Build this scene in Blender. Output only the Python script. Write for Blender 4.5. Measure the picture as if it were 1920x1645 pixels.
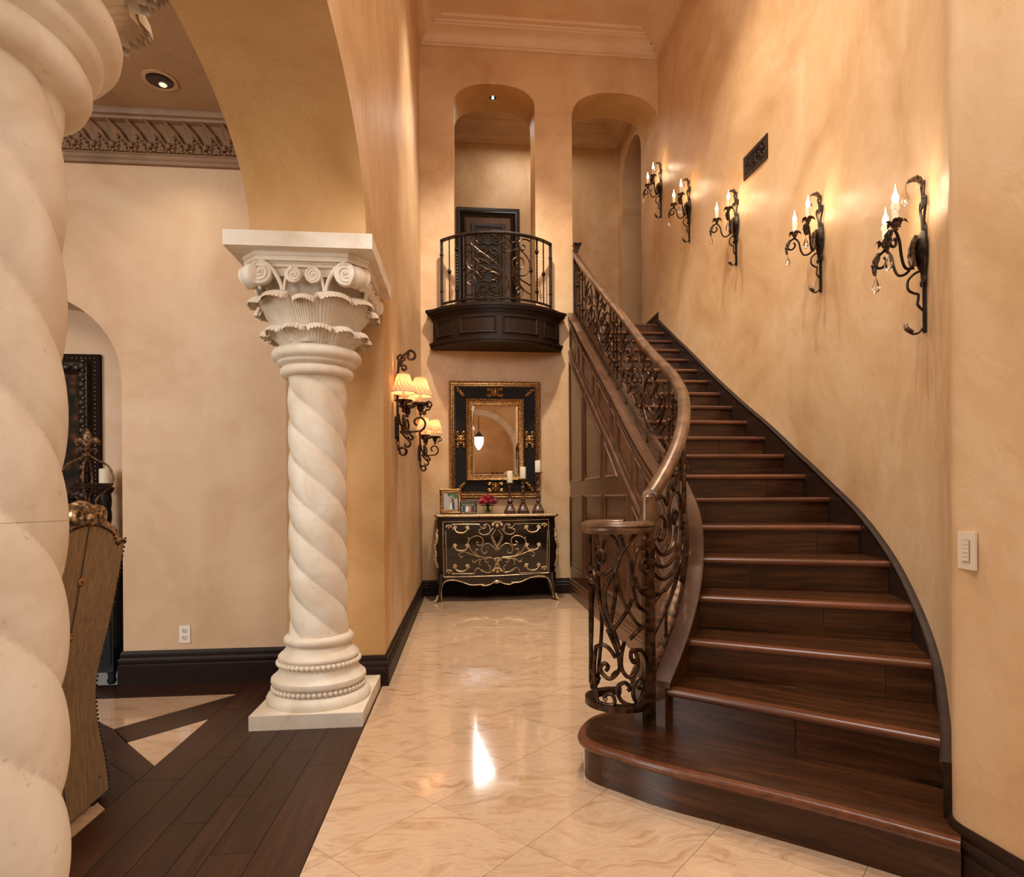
import bpy, bmesh, math, random
from mathutils import Vector, Matrix
random.seed(7)
for o in list(bpy.data.objects): bpy.data.objects.remove(o)
scn = bpy.context.scene
COL = scn.collection
PI = math.pi
# ------------------------------------------------------------------ camera
FPX, CX, CY, EYE = 1150.0, 980.0, 934.0, 1.234
PSI, ROLL = math.atan(110/1150.0), 0.0065
cam = bpy.data.cameras.new('camera'); camo = bpy.data.objects.new('camera', cam); COL.objects.link(camo)
Fv = Vector((math.sin(PSI), math.cos(PSI), 0)); R0 = Vector((math.cos(PSI), -math.sin(PSI), 0)); U0 = Vector((0, 0, 1))
Rv = R0*math.cos(ROLL) - U0*math.sin(ROLL); Uv = U0*math.cos(ROLL) + R0*math.sin(ROLL)
M = Matrix((Rv, Uv, -Fv)).transposed().to_4x4(); M.translation = (0, 0, EYE)
camo.matrix_world = M
cam.sensor_fit = 'HORIZONTAL'; cam.sensor_width = 36; cam.lens = FPX*36/1920
cam.shift_x = (960-CX)/1920; cam.shift_y = (CY-822.5)/1920
cam.clip_start = .05; cam.clip_end = 100
scn.camera = camo
# ------------------------------------------------------------------ view, world, large lights
vs = scn.view_settings
vs.view_transform = 'Standard'; vs.look = 'None'; vs.gamma = 1; vs.exposure = 0.33; vs.use_curve_mapping = False
w = bpy.data.worlds.new('world'); scn.world = w; w.use_nodes = True
w.node_tree.nodes['Background'].inputs[0].default_value = (1.0, .90, .78, 1)
w.node_tree.nodes['Background'].inputs[1].default_value = 0.12
def area(name, loc, target, size, power, col, size_y=None):
    l = bpy.data.lights.new(name, 'AREA'); l.energy = power; l.color = col; l.size = size
    if size_y: l.shape = 'RECTANGLE'; l.size_y = size_y
    o = bpy.data.objects.new(name, l); COL.objects.link(o); o.location = loc
    d = Vector(target)-Vector(loc); o.rotation_euler = d.to_track_quat('-Z', 'Y').to_euler(); return o
def point(name, loc, power, col, rad=.03):
    l = bpy.data.lights.new(name, 'POINT'); l.energy = power; l.color = col; l.shadow_soft_size = rad
    o = bpy.data.objects.new(name, l); COL.objects.link(o); o.location = loc; return o
def spot(name, loc, target, power, col, ang=80, blend=.6, rad=.05):
    l = bpy.data.lights.new(name, 'SPOT'); l.energy = power; l.color = col; l.spot_size = math.radians(ang); l.spot_blend = blend; l.shadow_soft_size = rad
    o = bpy.data.objects.new(name, l); COL.objects.link(o); o.location = loc
    d = Vector(target)-Vector(loc); o.rotation_euler = d.to_track_quat('-Z', 'Y').to_euler(); return o
WARM = (1.0, .89, .76); NEUT = (1.0, .97, .93); DAY = (.92, .97, 1.0)
area('foyer_rear_fill', (3.5, -3.9, 2.8), (0.6, 5.5, 1.0), 2.4, 128, (.84, .94, 1.0), 3.6)  # added cool fill before the windowless rear foyer wall, standing for assumed daylight
area('stair_wall_fill', (-.36, 0.9, 4.6), (2.4, 3.5, 1.8), 2.2, 128, DAY, 1.6)  # added soft fill before the solid left wall, brightening the right wall
area('foyer_overhead_fill', (1.2, -0.6, 6.9), (1.0, 2.2, 0), 2.2, 56, NEUT)  # added soft fill under the foyer ceiling, no fitting built
area('stair_overhead_fill', (1.1, 4.4, 6.9), (1.1, 4.4, 0), 1.4, 24, WARM)  # added overhead fill for the stairwell, not a modelled lamp
for _a, _b, _p in (((.55, 3.2, 7.12), (2.35, 3.4, 1.0), 400), ((1.3, 4.9, 7.12), (2.3, 4.9, 1.4), 400), ((.4, 5.6, 7.12), (.5, 7.5, 1.2), 820)):
    spot('wall_fill_spot', _a, _b, _p, (1.0, .90, .76), 74, .8, .10)  # added fill spots without fittings, brightening the lower right and back walls
area('hall_overhead_fill', (1.0, 9.0, 6.85), (1.0, 9.2, 0), 1.0, 15, WARM)  # added fill brightening the upper hall from above, without a fitting
area('dining_overhead_fill', (-2.6, 1.6, 3.6), (-2.4, 3.2, 0), 1.4, 36, NEUT)  # assumed overhead light with no fitting, added to brighten the dining room
area('dining_side_fill', (-4.6, 0.3, 2.2), (-1.0, 2.6, 1.3), 1.8, 82, NEUT)  # added fill at the windowless side wall, reaching the stairs through the arch
# ------------------------------------------------------------------ mesh helpers
def cr(pts, n=6, closed=False):
    P = [Vector(p) for p in pts]; out = []
    m = len(P)
    if m < 3 and not closed: return P
    rng = range(m) if closed else range(m-1)
    for i in rng:
        if closed: p0, p1, p2, p3 = P[(i-1) % m], P[i], P[(i+1) % m], P[(i+2) % m]
        else: p0, p1, p2, p3 = P[max(i-1, 0)], P[i], P[i+1], P[min(i+2, m-1)]
        for k in range(n):
            t = k/n
            out.append(.5*((2*p1)+(p2-p0)*t+(2*p0-5*p1+4*p2-p3)*t*t+(3*p1-p0-3*p2+p3)*t**3))
    if not closed: out.append(P[-1])
    return out
def spi(cx, cy, r0, a0, a1, r1, n=None):
    n = n or max(4, int(abs(a1-a0)/(PI/6)))
    return [(cx+(r0+(r1-r0)*k/n)*math.cos(a0+(a1-a0)*k/n), cy+(r0+(r1-r0)*k/n)*math.sin(a0+(a1-a0)*k/n)) for k in range(n+1)]
def path2(*items, n=3):
    """2-D scroll: (x,y) points and ('s',cx,cy,r0,deg0,deg1,r1) spirals joined by one smooth curve"""
    pts = []
    for it in items:
        if it[0] == 's': pts += spi(it[1], it[2], it[3], math.radians(it[4]), math.radians(it[5]), it[6])
        else: pts.append(it)
    return [(p.x, p.y) for p in cr([(a, b, 0) for a, b in pts], n)]
class MB:
    def __init__(s): s.v = []; s.f = []
    def add(s, vs_, fs):
        b = len(s.v); s.v += [tuple(v) for v in vs_]; s.f += [tuple(i+b for i in f) for f in fs]; return s
    def box(s, a, b):
        x0, y0, z0 = a; x1, y1, z1 = b
        return s.add([(x0,y0,z0),(x1,y0,z0),(x1,y1,z0),(x0,y1,z0),(x0,y0,z1),(x1,y0,z1),(x1,y1,z1),(x0,y1,z1)],
                     [(3,2,1,0),(4,5,6,7),(0,1,5,4),(1,2,6,5),(2,3,7,6),(3,0,4,7)])
    def prism(s, poly, z0, z1):
        n = len(poly); A = sum(poly[i][0]*poly[(i+1)%n][1]-poly[(i+1)%n][0]*poly[i][1] for i in range(n))
        if A < 0: poly = poly[::-1]
        v = [(p[0], p[1], z0) for p in poly]+[(p[0], p[1], z1) for p in poly]
        return s.add(v, [tuple(range(n-1,-1,-1)), tuple(range(n,2*n))]+[(i,(i+1)%n,n+(i+1)%n,n+i) for i in range(n)])
    def grid(s, fn, nu, nv, flip=False, wrapu=False):
        v = [fn(i/nu, j/nv) for j in range(nv+1) for i in range(nu if wrapu else nu+1)]
        W = nu if wrapu else nu+1; f = []
        for j in range(nv):
            for i in range(nu):
                a = j*W+i; b = j*W+(i+1) % W; c = b+W; d = a+W
                f.append((a,d,c,b) if flip else (a,b,c,d))
        return s.add(v, f)
    def lathe(s, prof, n=32, c=(0,0,0), cap=True, a0=0, fn=None):
        v = []; m = len(prof)
        for r, z in prof:
            for k in range(n):
                a = a0+2*PI*k/n; v.append((c[0]+r*math.cos(a), c[1]+r*math.sin(a), c[2]+z))
        f = [(j*n+k, j*n+(k+1)%n, (j+1)*n+(k+1)%n, (j+1)*n+k) for j in range(m-1) for k in range(n)]
        if cap: f += [tuple(range(n-1,-1,-1)), tuple((m-1)*n+k for k in range(n))]
        return s.add(v, f)
    def tube(s, pts, r, n=8, closed=False, prof=None, up=None):
        """tube along pts; r number or list; prof = list of (side, up) offsets for a shaped bar (up fixed)"""
        P = [Vector(p) for p in pts]; m = len(P)
        if m < 2: return s
        T = []
        for i in range(m):
            a = P[(i-1) % m] if (closed or i > 0) else P[i]; b = P[(i+1) % m] if (closed or i < m-1) else P[i]
            t = (b-a); T.append(t.normalized() if t.length > 1e-9 else Vector((0,0,1)))
        rr = r if isinstance(r, (list, tuple)) else [r]*m
        v = []; N = None
        K = len(prof) if prof else n
        for i in range(m):
            if up is not None:
                u_ = Vector(up); side = T[i].cross(u_)
                side = side.normalized() if side.length > 1e-6 else Vector((1,0,0)); u2 = u_ if prof and up is not None else side.cross(T[i])
                N, Bv = side, u2
            else:
                if N is None:
                    ref = Vector((0,0,1)) if abs(T[i].z) < .9 else Vector((1,0,0)); N = T[i].cross(ref).normalized()
                else:
                    N = (N-T[i]*N.dot(T[i])); N = N.normalized() if N.length > 1e-6 else T[i].orthogonal().normalized()
                Bv = T[i].cross(N)
            if prof:
                for (a, b) in prof: v.append(P[i]+N*a*rr[i]+Bv*b*rr[i])
            else:
                for k in range(n):
                    an = 2*PI*k/n; v.append(P[i]+N*rr[i]*math.cos(an)+Bv*rr[i]*math.sin(an))
        f = []
        for i in range(m if closed else m-1):
            j = (i+1) % m
            for k in range(K): f.append((i*K+k, i*K+(k+1)%K, j*K+(k+1)%K, j*K+k))
        if not closed: f += [tuple(range(K-1,-1,-1)), tuple((m-1)*K+k for k in range(K))]
        return s.add(v, f)
    def ball(s, c, r, n=10, m=6, sz=(1,1,1)):
        pr = [(max(1e-4, math.sin(PI*j/m)), -math.cos(PI*j/m)) for j in range(m+1)]
        b = MB().lathe(pr, n); return s.add([(c[0]+x*r*sz[0], c[1]+y*r*sz[1], c[2]+z*r*sz[2]) for x, y, z in b.v], b.f)
    def merge(s, o, fn=None): return s.add([fn(v) for v in o.v] if fn else o.v, o.f)
    def mesh(s, name, mat, smooth=False, off=(0,0,0), fix=True):
        me = bpy.data.meshes.new(name)
        me.from_pydata([(x-off[0], y-off[1], z-off[2]) for x, y, z in s.v], [], s.f); me.materials.append(mat)
        if fix:
            bm = bmesh.new(); bm.from_mesh(me); bmesh.ops.recalc_face_normals(bm, faces=bm.faces); bm.to_mesh(me); bm.free()
        if smooth:
            me.polygons.foreach_set('use_smooth', [True]*len(me.polygons))
            try: me.set_sharp_from_angle(angle=math.radians(smooth if smooth is not True else 42))
            except Exception: pass
        me.update(); return me
    def build(s, name, mat, parent=None, smooth=False, off=(0,0,0), label=None, fix=True):
        o = bpy.data.objects.new(name, s.mesh(name, mat, smooth, off, fix)); COL.objects.link(o)
        if parent: o.parent = parent
        if label: o['label'] = label
        return o
def tag(o, label, cat, group=None):
    o['label'] = label; o['category'] = cat
    if group: o['group'] = group
    return o
def thing(name, loc, label, cat, group=None, rz=0):
    o = bpy.data.objects.new(name, None); COL.objects.link(o); o.location = loc; o.rotation_euler = (0,0,rz); o.empty_display_size = .05
    return tag(o, label, cat, group)
def struct(name, mb, mat, smooth=False, fix=True):
    o = mb.build(name, mat, None, smooth, fix=fix); o['kind'] = 'structure'; return o
def inst(name, me, parent, loc=(0,0,0), rot=(0,0,0), sc=(1,1,1)):
    o = bpy.data.objects.new(name, me); COL.objects.link(o); o.parent = parent; o.location = loc; o.rotation_euler = rot; o.scale = sc; return o
def dup(root, loc, rz, label):
    r = root.copy(); COL.objects.link(r); r.location = loc; r.rotation_euler = (0,0,rz); r['label'] = label
    for ch in list(root.children):
        c = ch.copy(); COL.objects.link(c); c.parent = r
        for g in ch.children:
            d = g.copy(); COL.objects.link(d); d.parent = c
    return r
def clip(poly, a, b, c):
    """keep a*x+b*y>=c"""
    out = []
    for i in range(len(poly)):
        p, q = poly[i], poly[(i+1) % len(poly)]; dp = a*p[0]+b*p[1]-c; dq = a*q[0]+b*q[1]-c
        if dp >= 0: out.append(p)
        if (dp >= 0) != (dq >= 0):
            t = dp/(dp-dq); out.append((p[0]+(q[0]-p[0])*t, p[1]+(q[1]-p[1])*t))
    return out
# ------------------------------------------------------------------ materials
def srgb(r, g, b):
    f = lambda c: (c/255/12.92) if c/255 <= .04045 else ((c/255+.055)/1.055)**2.4
    return (f(r), f(g), f(b), 1)
class NT:
    def __init__(s, name):
        s.m = bpy.data.materials.new(name); s.m.use_nodes = True; s.t = s.m.node_tree; s.b = s.t.nodes['Principled BSDF']
        s.out = s.t.nodes['Material Output']
    def n(s, kind, **kw):
        x = s.t.nodes.new(kind)
        for k, v in kw.items():
            if k.startswith('i_'): x.inputs[int(k[2:]) if k[2:].isdigit() else k[2:].replace('_', ' ')].default_value = v
            else: setattr(x, k, v)
        return x
    def l(s, a, ao, b, bi): s.t.links.new(a.outputs[ao], b.inputs[bi])
    def coords(s, scale=(1,1,1), rot=(0,0,0), kind='Object', rand=False):
        tc = s.n('ShaderNodeTexCoord'); mp = s.n('ShaderNodeMapping'); mp.inputs['Scale'].default_value = scale; mp.inputs['Rotation'].default_value = rot
        s.l(tc, kind, mp, 'Vector')
        if rand:
            oi = s.n('ShaderNodeObjectInfo'); ml = s.n('ShaderNodeMath', operation='MULTIPLY'); ml.inputs[1].default_value = 37.0
            s.l(oi, 'Random', ml, 0); cb = s.n('ShaderNodeCombineXYZ'); s.l(ml, 0, cb, 0); s.l(ml, 0, cb, 2); s.l(cb, 0, mp, 'Location')
        return mp
    def ramp(s, stops):
        r = s.n('ShaderNodeValToRGB'); e = r.color_ramp.elements
        while len(e) < len(stops): e.new(.5)
        for el, (p, c) in zip(e, stops): el.position = p; el.color = c
        return r
    def bump(s, src, so, strength, dist=.01):
        b = s.n('ShaderNodeBump'); b.inputs['Strength'].default_value = strength; b.inputs['Distance'].default_value = dist
        s.l(src, so, b, 'Height'); s.l(b, 0, s.b, 'Normal'); return b
    def set(s, **kw):
        for k, v in kw.items(): s.b.inputs[k.replace('_', ' ')].default_value = v
        return s
def m_plain(name, col, rough=.5, metal=0.0, **kw):
    t = NT(name); t.set(Base_Color=col, Roughness=rough, Metallic=metal, **kw); return t.m
def m_plaster(name, c0, c1, c2, rough=.38, scale=1.3):
    t = NT(name); mp = t.coords((scale,)*3)
    n1 = t.n('ShaderNodeTexNoise', i_Scale=1.1, i_Detail=6.0, i_Roughness=.62, i_Distortion=.7); t.l(mp, 0, n1, 'Vector')
    r = t.ramp([(.30, c0), (.5, c1), (.72, c2)]); t.l(n1, 'Fac', r, 0); t.l(r, 0, t.b, 'Base Color')
    mp2 = t.coords((2.2, 2.2, 1.3), (.4, .3, .2))
    n2 = t.n('ShaderNodeTexNoise', i_Scale=5.0, i_Detail=7.0, i_Roughness=.65, i_Distortion=1.1); t.l(mp2, 0, n2, 'Vector')
    t.bump(n2, 'Fac', .2, .02)
    rr = t.ramp([(.3, (rough+.14,)*3+(1,)), (.7, (rough-.06,)*3+(1,))]); t.l(n2, 'Fac', rr, 0); t.l(rr, 0, t.b, 'Roughness')
    return t.m
def m_stone(name, c0, c1, c2):
    t = NT(name); mp = t.coords((1,1,1))
    n1 = t.n('ShaderNodeTexNoise', i_Scale=4.0, i_Detail=5.0, i_Roughness=.6, i_Distortion=.6); t.l(mp, 0, n1, 'Vector')
    r = t.ramp([(.28, c0), (.5, c1), (.7, c2)]); t.l(n1, 'Fac', r, 0)
    n2 = t.n('ShaderNodeTexNoise', i_Scale=55.0, i_Detail=3.0); t.l(mp, 0, n2, 'Vector')
    r2 = t.ramp([(.25, (.80,.75,.68,1)), (.33, (1,1,1,1))]); t.l(n2, 'Fac', r2, 0)
    mx = t.n('ShaderNodeMix', data_type='RGBA', blend_type='MULTIPLY'); mx.inputs[0].default_value = 1
    t.t.links.new(r.outputs[0], mx.inputs[6]); t.t.links.new(r2.outputs[0], mx.inputs[7]); t.t.links.new(mx.outputs[2], t.b.inputs['Base Color'])
    t.set(Roughness=.62); t.bump(n2, 'Fac', .12, .004); return t.m
def m_wood(name, c0, c1, c2, rough=.28, rot=(0,0,0), scale=1.0, rand=True, coat=.25, spec=.4):
    t = NT(name); mp = t.coords((14*scale, 1.0*scale, 14*scale), rot, rand=rand)
    n1 = t.n('ShaderNodeTexNoise', i_Scale=2.2, i_Detail=6.0, i_Roughness=.62, i_Distortion=.9); t.l(mp, 0, n1, 'Vector')
    r = t.ramp([(.28, c0), (.5, c1), (.74, c2)]); t.l(n1, 'Fac', r, 0)
    oi = t.n('ShaderNodeObjectInfo'); mr = t.n('ShaderNodeMapRange'); mr.inputs[3].default_value = .78; mr.inputs[4].default_value = 1.2
    t.l(oi, 'Random', mr, 0); hv = t.n('ShaderNodeHueSaturation'); t.l(mr, 0, hv, 'Value'); t.l(r, 0, hv, 'Color'); t.l(hv, 0, t.b, 'Base Color')
    t.set(Roughness=rough, Coat_Weight=coat, Coat_Roughness=.16, Specular_IOR_Level=spec); t.bump(n1, 'Fac', .05, .004); return t.m
def m_marble(name):
    t = NT(name); mp = t.coords((1,1,1), rand=True)
    n0 = t.n('ShaderNodeTexNoise', i_Scale=1.6, i_Detail=4.0, i_Distortion=.4); t.l(mp, 0, n0, 'Vector')
    ad = t.n('ShaderNodeVectorMath', operation='MULTIPLY_ADD'); ad.inputs[1].default_value = (.42,.42,.42); t.l(n0, 'Color', ad, 0); t.l(mp, 0, ad, 2)
    mp2 = t.n('ShaderNodeMapping'); mp2.inputs['Scale'].default_value = (2.6, 9.5, 1); mp2.inputs['Rotation'].default_value = (0,0,.55); t.l(ad, 0, mp2, 'Vector')
    n1 = t.n('ShaderNodeTexNoise', i_Scale=1.5, i_Detail=10.0, i_Roughness=.7, i_Distortion=.9); t.l(mp2, 0, n1, 'Vector')
    r = t.ramp([(.26, srgb(156,116,82)), (.40, srgb(196,157,121)), (.52, srgb(212,178,144)), (.62, srgb(202,164,130)), (.78, srgb(226,198,170))]); t.l(n1, 'Fac', r, 0)
    oi = t.n('ShaderNodeObjectInfo'); mr = t.n('ShaderNodeMapRange'); mr.inputs[3].default_value = .85; mr.inputs[4].default_value = .98
    t.l(oi, 'Random', mr, 0); hv = t.n('ShaderNodeHueSaturation'); t.l(mr, 0, hv, 'Value'); t.l(r, 0, hv, 'Color'); t.l(hv, 0, t.b, 'Base Color')
    t.set(Roughness=.10, Coat_Weight=.5, Coat_Roughness=.05); return t.m
def m_metal(name, c0, c1, rough=.38, metal=.85, scale=30.0):
    t = NT(name); mp = t.coords((scale,)*3)
    n1 = t.n('ShaderNodeTexNoise', i_Scale=1.0, i_Detail=3.0); t.l(mp, 0, n1, 'Vector')
    r = t.ramp([(.38, c0), (.64, c1)]); t.l(n1, 'Fac', r, 0); t.l(r, 0, t.b, 'Base Color'); t.set(Roughness=rough, Metallic=metal); t.bump(n1, 'Fac', .12, .003); return t.m
def m_emit(name, col, strength):
    t = NT(name); t.set(Base_Color=col, Emission_Color=col, Emission_Strength=strength); return t.m
def m_glass(name, rough=0.0, col=(1,1,1,1)):
    t = NT(name); t.set(Base_Color=col, Roughness=rough, Transmission_Weight=1.0, IOR=1.48); return t.m
PL = m_plaster('plaster_warm', srgb(194,152,106), srgb(211,173,128), srgb(223,191,151))
PLO = m_plaster('plaster_ochre', srgb(184,138,82), srgb(200,156,100), srgb(210,170,116), .5)
PLD = m_plaster('plaster_dining', srgb(196,158,120), srgb(210,176,140), srgb(220,190,156), .5)
PLC = m_plaster('plaster_ceiling', srgb(206,170,130), srgb(218,184,146), srgb(226,196,162), .45)
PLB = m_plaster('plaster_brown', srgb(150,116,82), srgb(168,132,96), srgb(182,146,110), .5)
STONE = m_stone('carved_limestone', srgb(208,186,158), srgb(224,208,185), srgb(234,223,206))
MARB = m_marble('beige_marble')
GROUT = m_plain('grout', srgb(170,134,100), .8)
WD = m_wood('walnut_dark', srgb(30,14,7), srgb(50,25,13), srgb(72,37,19), .25)
WT = m_wood('walnut_tread', srgb(38,19,8), srgb(64,35,16), srgb(92,54,27), .26, coat=.15)
WN = m_wood('walnut_nosing', srgb(72,38,20), srgb(98,55,31), srgb(120,70,41), .3)
WP = m_wood('walnut_panel', srgb(66,40,24), srgb(84,53,33), srgb(102,67,43), .34, (0, 0, 0), .5)
WF = m_wood('walnut_floor', srgb(36,18,9), srgb(53,28,14), srgb(72,39,20), .36, coat=.05, spec=.28)
WE = m_wood('espresso_wood', srgb(26,15,9), srgb(37,22,13), srgb(50,30,19), .46, coat=.0, spec=.2)
IRON = m_metal('bronzed_iron', srgb(38,27,20), srgb(92,66,46), .36, .8)
IROND = m_metal('dark_iron', srgb(26,20,16), srgb(58,43,32), .45, .7)
RAILM = m_metal('hand_rail_bronze', srgb(84,58,38), srgb(122,90,62), .34, .45, 12)
GOLD = m_metal('antique_gold', srgb(112,74,36), srgb(196,150,92), .34, .85, 60)
GILT = m_metal('pale_gilt', srgb(178,146,104), srgb(232,206,164), .4, .55, 60)
BLK = m_plain('black_lacquer', srgb(20,14,11), .16, 0, Coat_Weight=.6, Coat_Roughness=.06)
WHITE = m_plain('white_plastic', srgb(236,226,212), .4)
IVORY = m_plain('ivory_wax', srgb(240,226,196), .5, 0, Subsurface_Weight=.15)
DARK = m_plain('black_void', srgb(8,6,5), .9)
FLAME = m_emit('lit_bulb', (1.0, .78, .48, 1), 30.0)
CRYST = m_glass('crystal')
MIRR = m_plain('mirror_silver', (.92,.90,.87,1), .015, 1.0)
# ------------------------------------------------------------------ plan data
def sweep(mb, path, prof, closed=False):
    """profile (a = to the right of travel, b = up) swept along a path with mitred corners"""
    P = [Vector(p) for p in path]; m = len(P); K = len(prof); v = []
    for i in range(m):
        d0 = (P[i]-P[i-1]) if (i > 0 or closed) else (P[1]-P[0]); d1 = (P[(i+1) % m]-P[i]) if (i < m-1 or closed) else d0
        d0 = Vector((d0.x, d0.y, 0)).normalized(); d1 = Vector((d1.x, d1.y, 0)).normalized()
        t = (d0+d1); t = t.normalized() if t.length > 1e-6 else d0
        n = Vector((t.y, -t.x, 0)); c = max(.35, n.dot(Vector((d1.y, -d1.x, 0))))
        for a, b in prof: v.append(P[i]+n*(a/c)+Vector((0,0,b)))
    f = [(i*K+k, i*K+(k+1)%K, ((i+1)%m)*K+(k+1)%K, ((i+1)%m)*K+k) for i in range(m if closed else m-1) for k in range(K)]
    if not closed: f += [tuple(range(K-1,-1,-1)), tuple((m-1)*K+k for k in range(K))]
    return mb.add(v, f)
def resample(pts, step):
    P = [Vector(p) for p in pts]; out = [P[0].copy()]; acc = 0
    for a, b in zip(P[:-1], P[1:]):
        L = (b-a).length; t = step-acc
        while t <= L: out.append(a+(b-a)*(t/L)); t += step
        acc = (acc+L) % step if L else acc
    if (out[-1]-P[-1]).length > step*.3: out.append(P[-1])
    return out
YB = 7.83; ZC = 7.17; ZCR = 6.95; ZL = 3.5; XL = -.53; XLO = -1.15; YP = 4.14
RISE = .175
WALLPTS = [(2.56,8.40),(2.56,7.83),(2.555,6.9),(2.56,6.1),(2.59,5.5),(2.615,5.0),(2.60,4.5),(2.545,4.05),(2.455,3.58),(2.335,3.15),(2.185,2.78),(1.995,2.41),(1.745,2.06),(1.60,1.885)]
WALL = [(p.x, p.y) for p in cr([(a, b, 0) for a, b in WALLPTS], 6)]
CORNER = [(1.60,1.885),(1.578,1.858),(1.562,1.835),(1.552,1.81),(1.549,1.78)]
WALL2 = [(p.x, p.y) for p in cr([(a, b, 0) for a, b in CORNER], 4)]+[(1.575,1.5),(1.65,.6),(1.74,-.4)]
def extr(mb, path, z0, z1, thick, side=1):
    sweep(mb, [(x, y, 0) for x, y in path], [(0, z0), (0, z1), (side*thick, z1), (side*thick, z0)])
# ------------------------------------------------------------------ floors
fl = MB().box((XL-.016, -6.9, -.10), (5.2, 9.0, -.012)); floor = struct('floor', fl, GROUT)
TS = .48; Q = TS*math.sqrt(2)
g = .0012
full = None
def tilepoly(cx, cy, s): return [(cx+s, cy), (cx, cy+s), (cx-s, cy), (cx, cy-s)]
# joints: x+y = 1.70+.68k and y-x = 2.63+.68k
A0 = 1.70; B0 = 2.63
for i in range(-6, 16):
    for j in range(-6, 16):
        a = A0+Q*(i+.5); b = B0+Q*(j+.5); cx, cy = (a-b)/2, (a+b)/2
        s = Q/2-g
        if cy < 1.45 or cy > YB+.3 or cx > 2.3 or cx < -1.0: continue
        poly = tilepoly(cx, cy, s); n0 = len(poly)
        p2 = clip(clip(clip(poly, 1, 0, XL-.014), 0, -1, -YB), -1, 0, -2.3)
        if len(p2) < 3: continue
        whole = len(p2) == 4 and all(abs(p[0]-q[0])+abs(p[1]-q[1]) < 1e-6 for p, q in zip(p2, poly))
        if whole:
            if full is None: full = MB().prism(tilepoly(0, 0, s), -.012, 0).mesh('tile', MARB)
            inst('tile', full, floor, (cx, cy, 0))
        else:
            o = MB().prism([(p[0]-cx, p[1]-cy) for p in p2], -.012, 0).build('tile', MARB, floor); o.location = (cx, cy, 0)
fb = MB().box((XL-.014, -6.9, -.011), (5.2, 1.30, -.0005)); fb.box((2.2, 1.3, -.011), (5.2, 7.8, -.0005)); o = fb.build('floor_field', MARB, floor)
# dining-room wood floor
flw = struct('floor_dining', MB().box((-5.2, -3.2, -.10), (XL-.017, 4.40, -.014)), DARK)
def plank(poly, mat=WF, rz=0, name='plank'):
    cx = sum(p[0] for p in poly)/len(poly); cy = sum(p[1] for p in poly)/len(poly)
    k = [(p[0]-cx, p[1]-cy) for p in poly]
    if rz: k = [(x*math.cos(-rz)-y*math.sin(-rz), x*math.sin(-rz)+y*math.cos(-rz)) for x, y in k]
    o = MB().prism(k, -.014, 0).build(name, mat, flw); o.location = (cx, cy, 0); o.rotation_euler = (0, 0, rz); return o
seams = [-1.437,-1.25,-1.119,-.987,-.889,-.735,-.5465]
ends = [[3.62,2.85,1.6],[3.055,2.1,1.0],[3.4,2.45,1.7],[2.652,1.8],[3.1,2.226,1.2],[2.226+.72,1.9],]
ends[0] = [3.78,2.846,1.75]; ends[5] = [2.93,2.0]
for k in range(6):
    x0, x1 = seams[k]+.0012, seams[k+1]-.0012
    ys = [4.33]+[y for y in ends[k]]+[.3]
    for a, b in zip(ys[:-1], ys[1:]): plank([(x0, b+.001), (x1, b+.001), (x1, a-.001), (x0, a-.001)])
# diagonal inlay: marble fields and dark bands
e = .0015
plank([(-2.62,4.05),(-1.45,4.05),(-1.892,3.515),(-2.46,4.0)], MARB, 0, 'marble_inlay')
plank([(-1.439,2.999),(-1.439,3.606),(-1.715,3.303)], MARB, 0, 'marble_inlay')
plank([(-1.439,2.604),(-1.439,1.5),(-2.6,1.5),(-2.6,2.95),(-1.79,2.95)], MARB, 0, 'marble_inlay')
plank([(-1.439,3.612),(-1.439,4.04),(-1.885,3.505),(-1.715,3.308)], WF, -.8)
plank([(-1.439,2.85),(-1.439,2.994),(-1.72,3.30),(-1.895,3.508),(-2.47,3.99),(-2.6,4.0),(-2.6,3.86),(-2.2,3.55)], WF, .8)
plank([(-1.439,2.61),(-1.439,2.847),(-2.2,3.545),(-2.6,3.85),(-2.6,2.956),(-1.79,2.956)], WF, .8)
plank([(-2.62,4.055),(-1.439,4.055),(-1.439,4.33),(-2.62,4.33)], WF, PI/2)
# ------------------------------------------------------------------ walls
def ell(c, a, b, z0, n, p=2.15):
    """arch points from +a side to -a side"""
    out = []
    for k in range(n+1):
        t = PI*k/n; ct, st = math.cos(t), math.sin(t)
        out.append((c+a*math.copysign(abs(ct)**(2/p), ct), z0+b*abs(st)**(2/p)))
    return out
# arcade wall on the left: x from XLO to XL, y along
def arcade():
    mb = MB(); pts = [(YP, 0.0), (YP, 2.635)]
    for c in (2.395, .10-.30):
        pts.append((c+1.065, 2.635)); pts += ell(c, 1.065, .585, 2.635, 64, 2.2)[1:-1]; pts.append((c-1.065, 2.635))
        if c > 1: pts += []
    pts.append((-1.265, 0.0)); pts.append((-1.27, 0.0)); pts.append((-6.9, 0.0))
    # faces: strips from intrados to ceiling
    for X, fl_ in ((XL, 0), (XLO, 1)):
        for (y0, z0), (y1, z1) in zip(pts[:-1], pts[1:]):
            if abs(y0-y1) < 1e-6: continue
            mb.add([(X,y0,z0),(X,y1,z1),(X,y1,ZC),(X,y0,ZC)], [(0,1,2,3)])
        mb.add([(X,YP,0),(X,YB+.6,0),(X,YB+.6,ZC),(X,YP,ZC)], [(0,1,2,3)])
    return mb, pts
aw, apts = arcade()
wall_left = struct('wall_left', aw, PL)
sf = MB()
for (y0, z0), (y1, z1) in zip(apts[:-1], apts[1:]):
    if z0 == 0 and z1 == 0: continue
    sf.add([(XL,y0,z0),(XL,y1,z1),(XLO,y1,z1),(XLO,y0,z0)], [(0,1,2,3)])
sf.build('arch_soffit', PLO, wall_left, 60)
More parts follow.
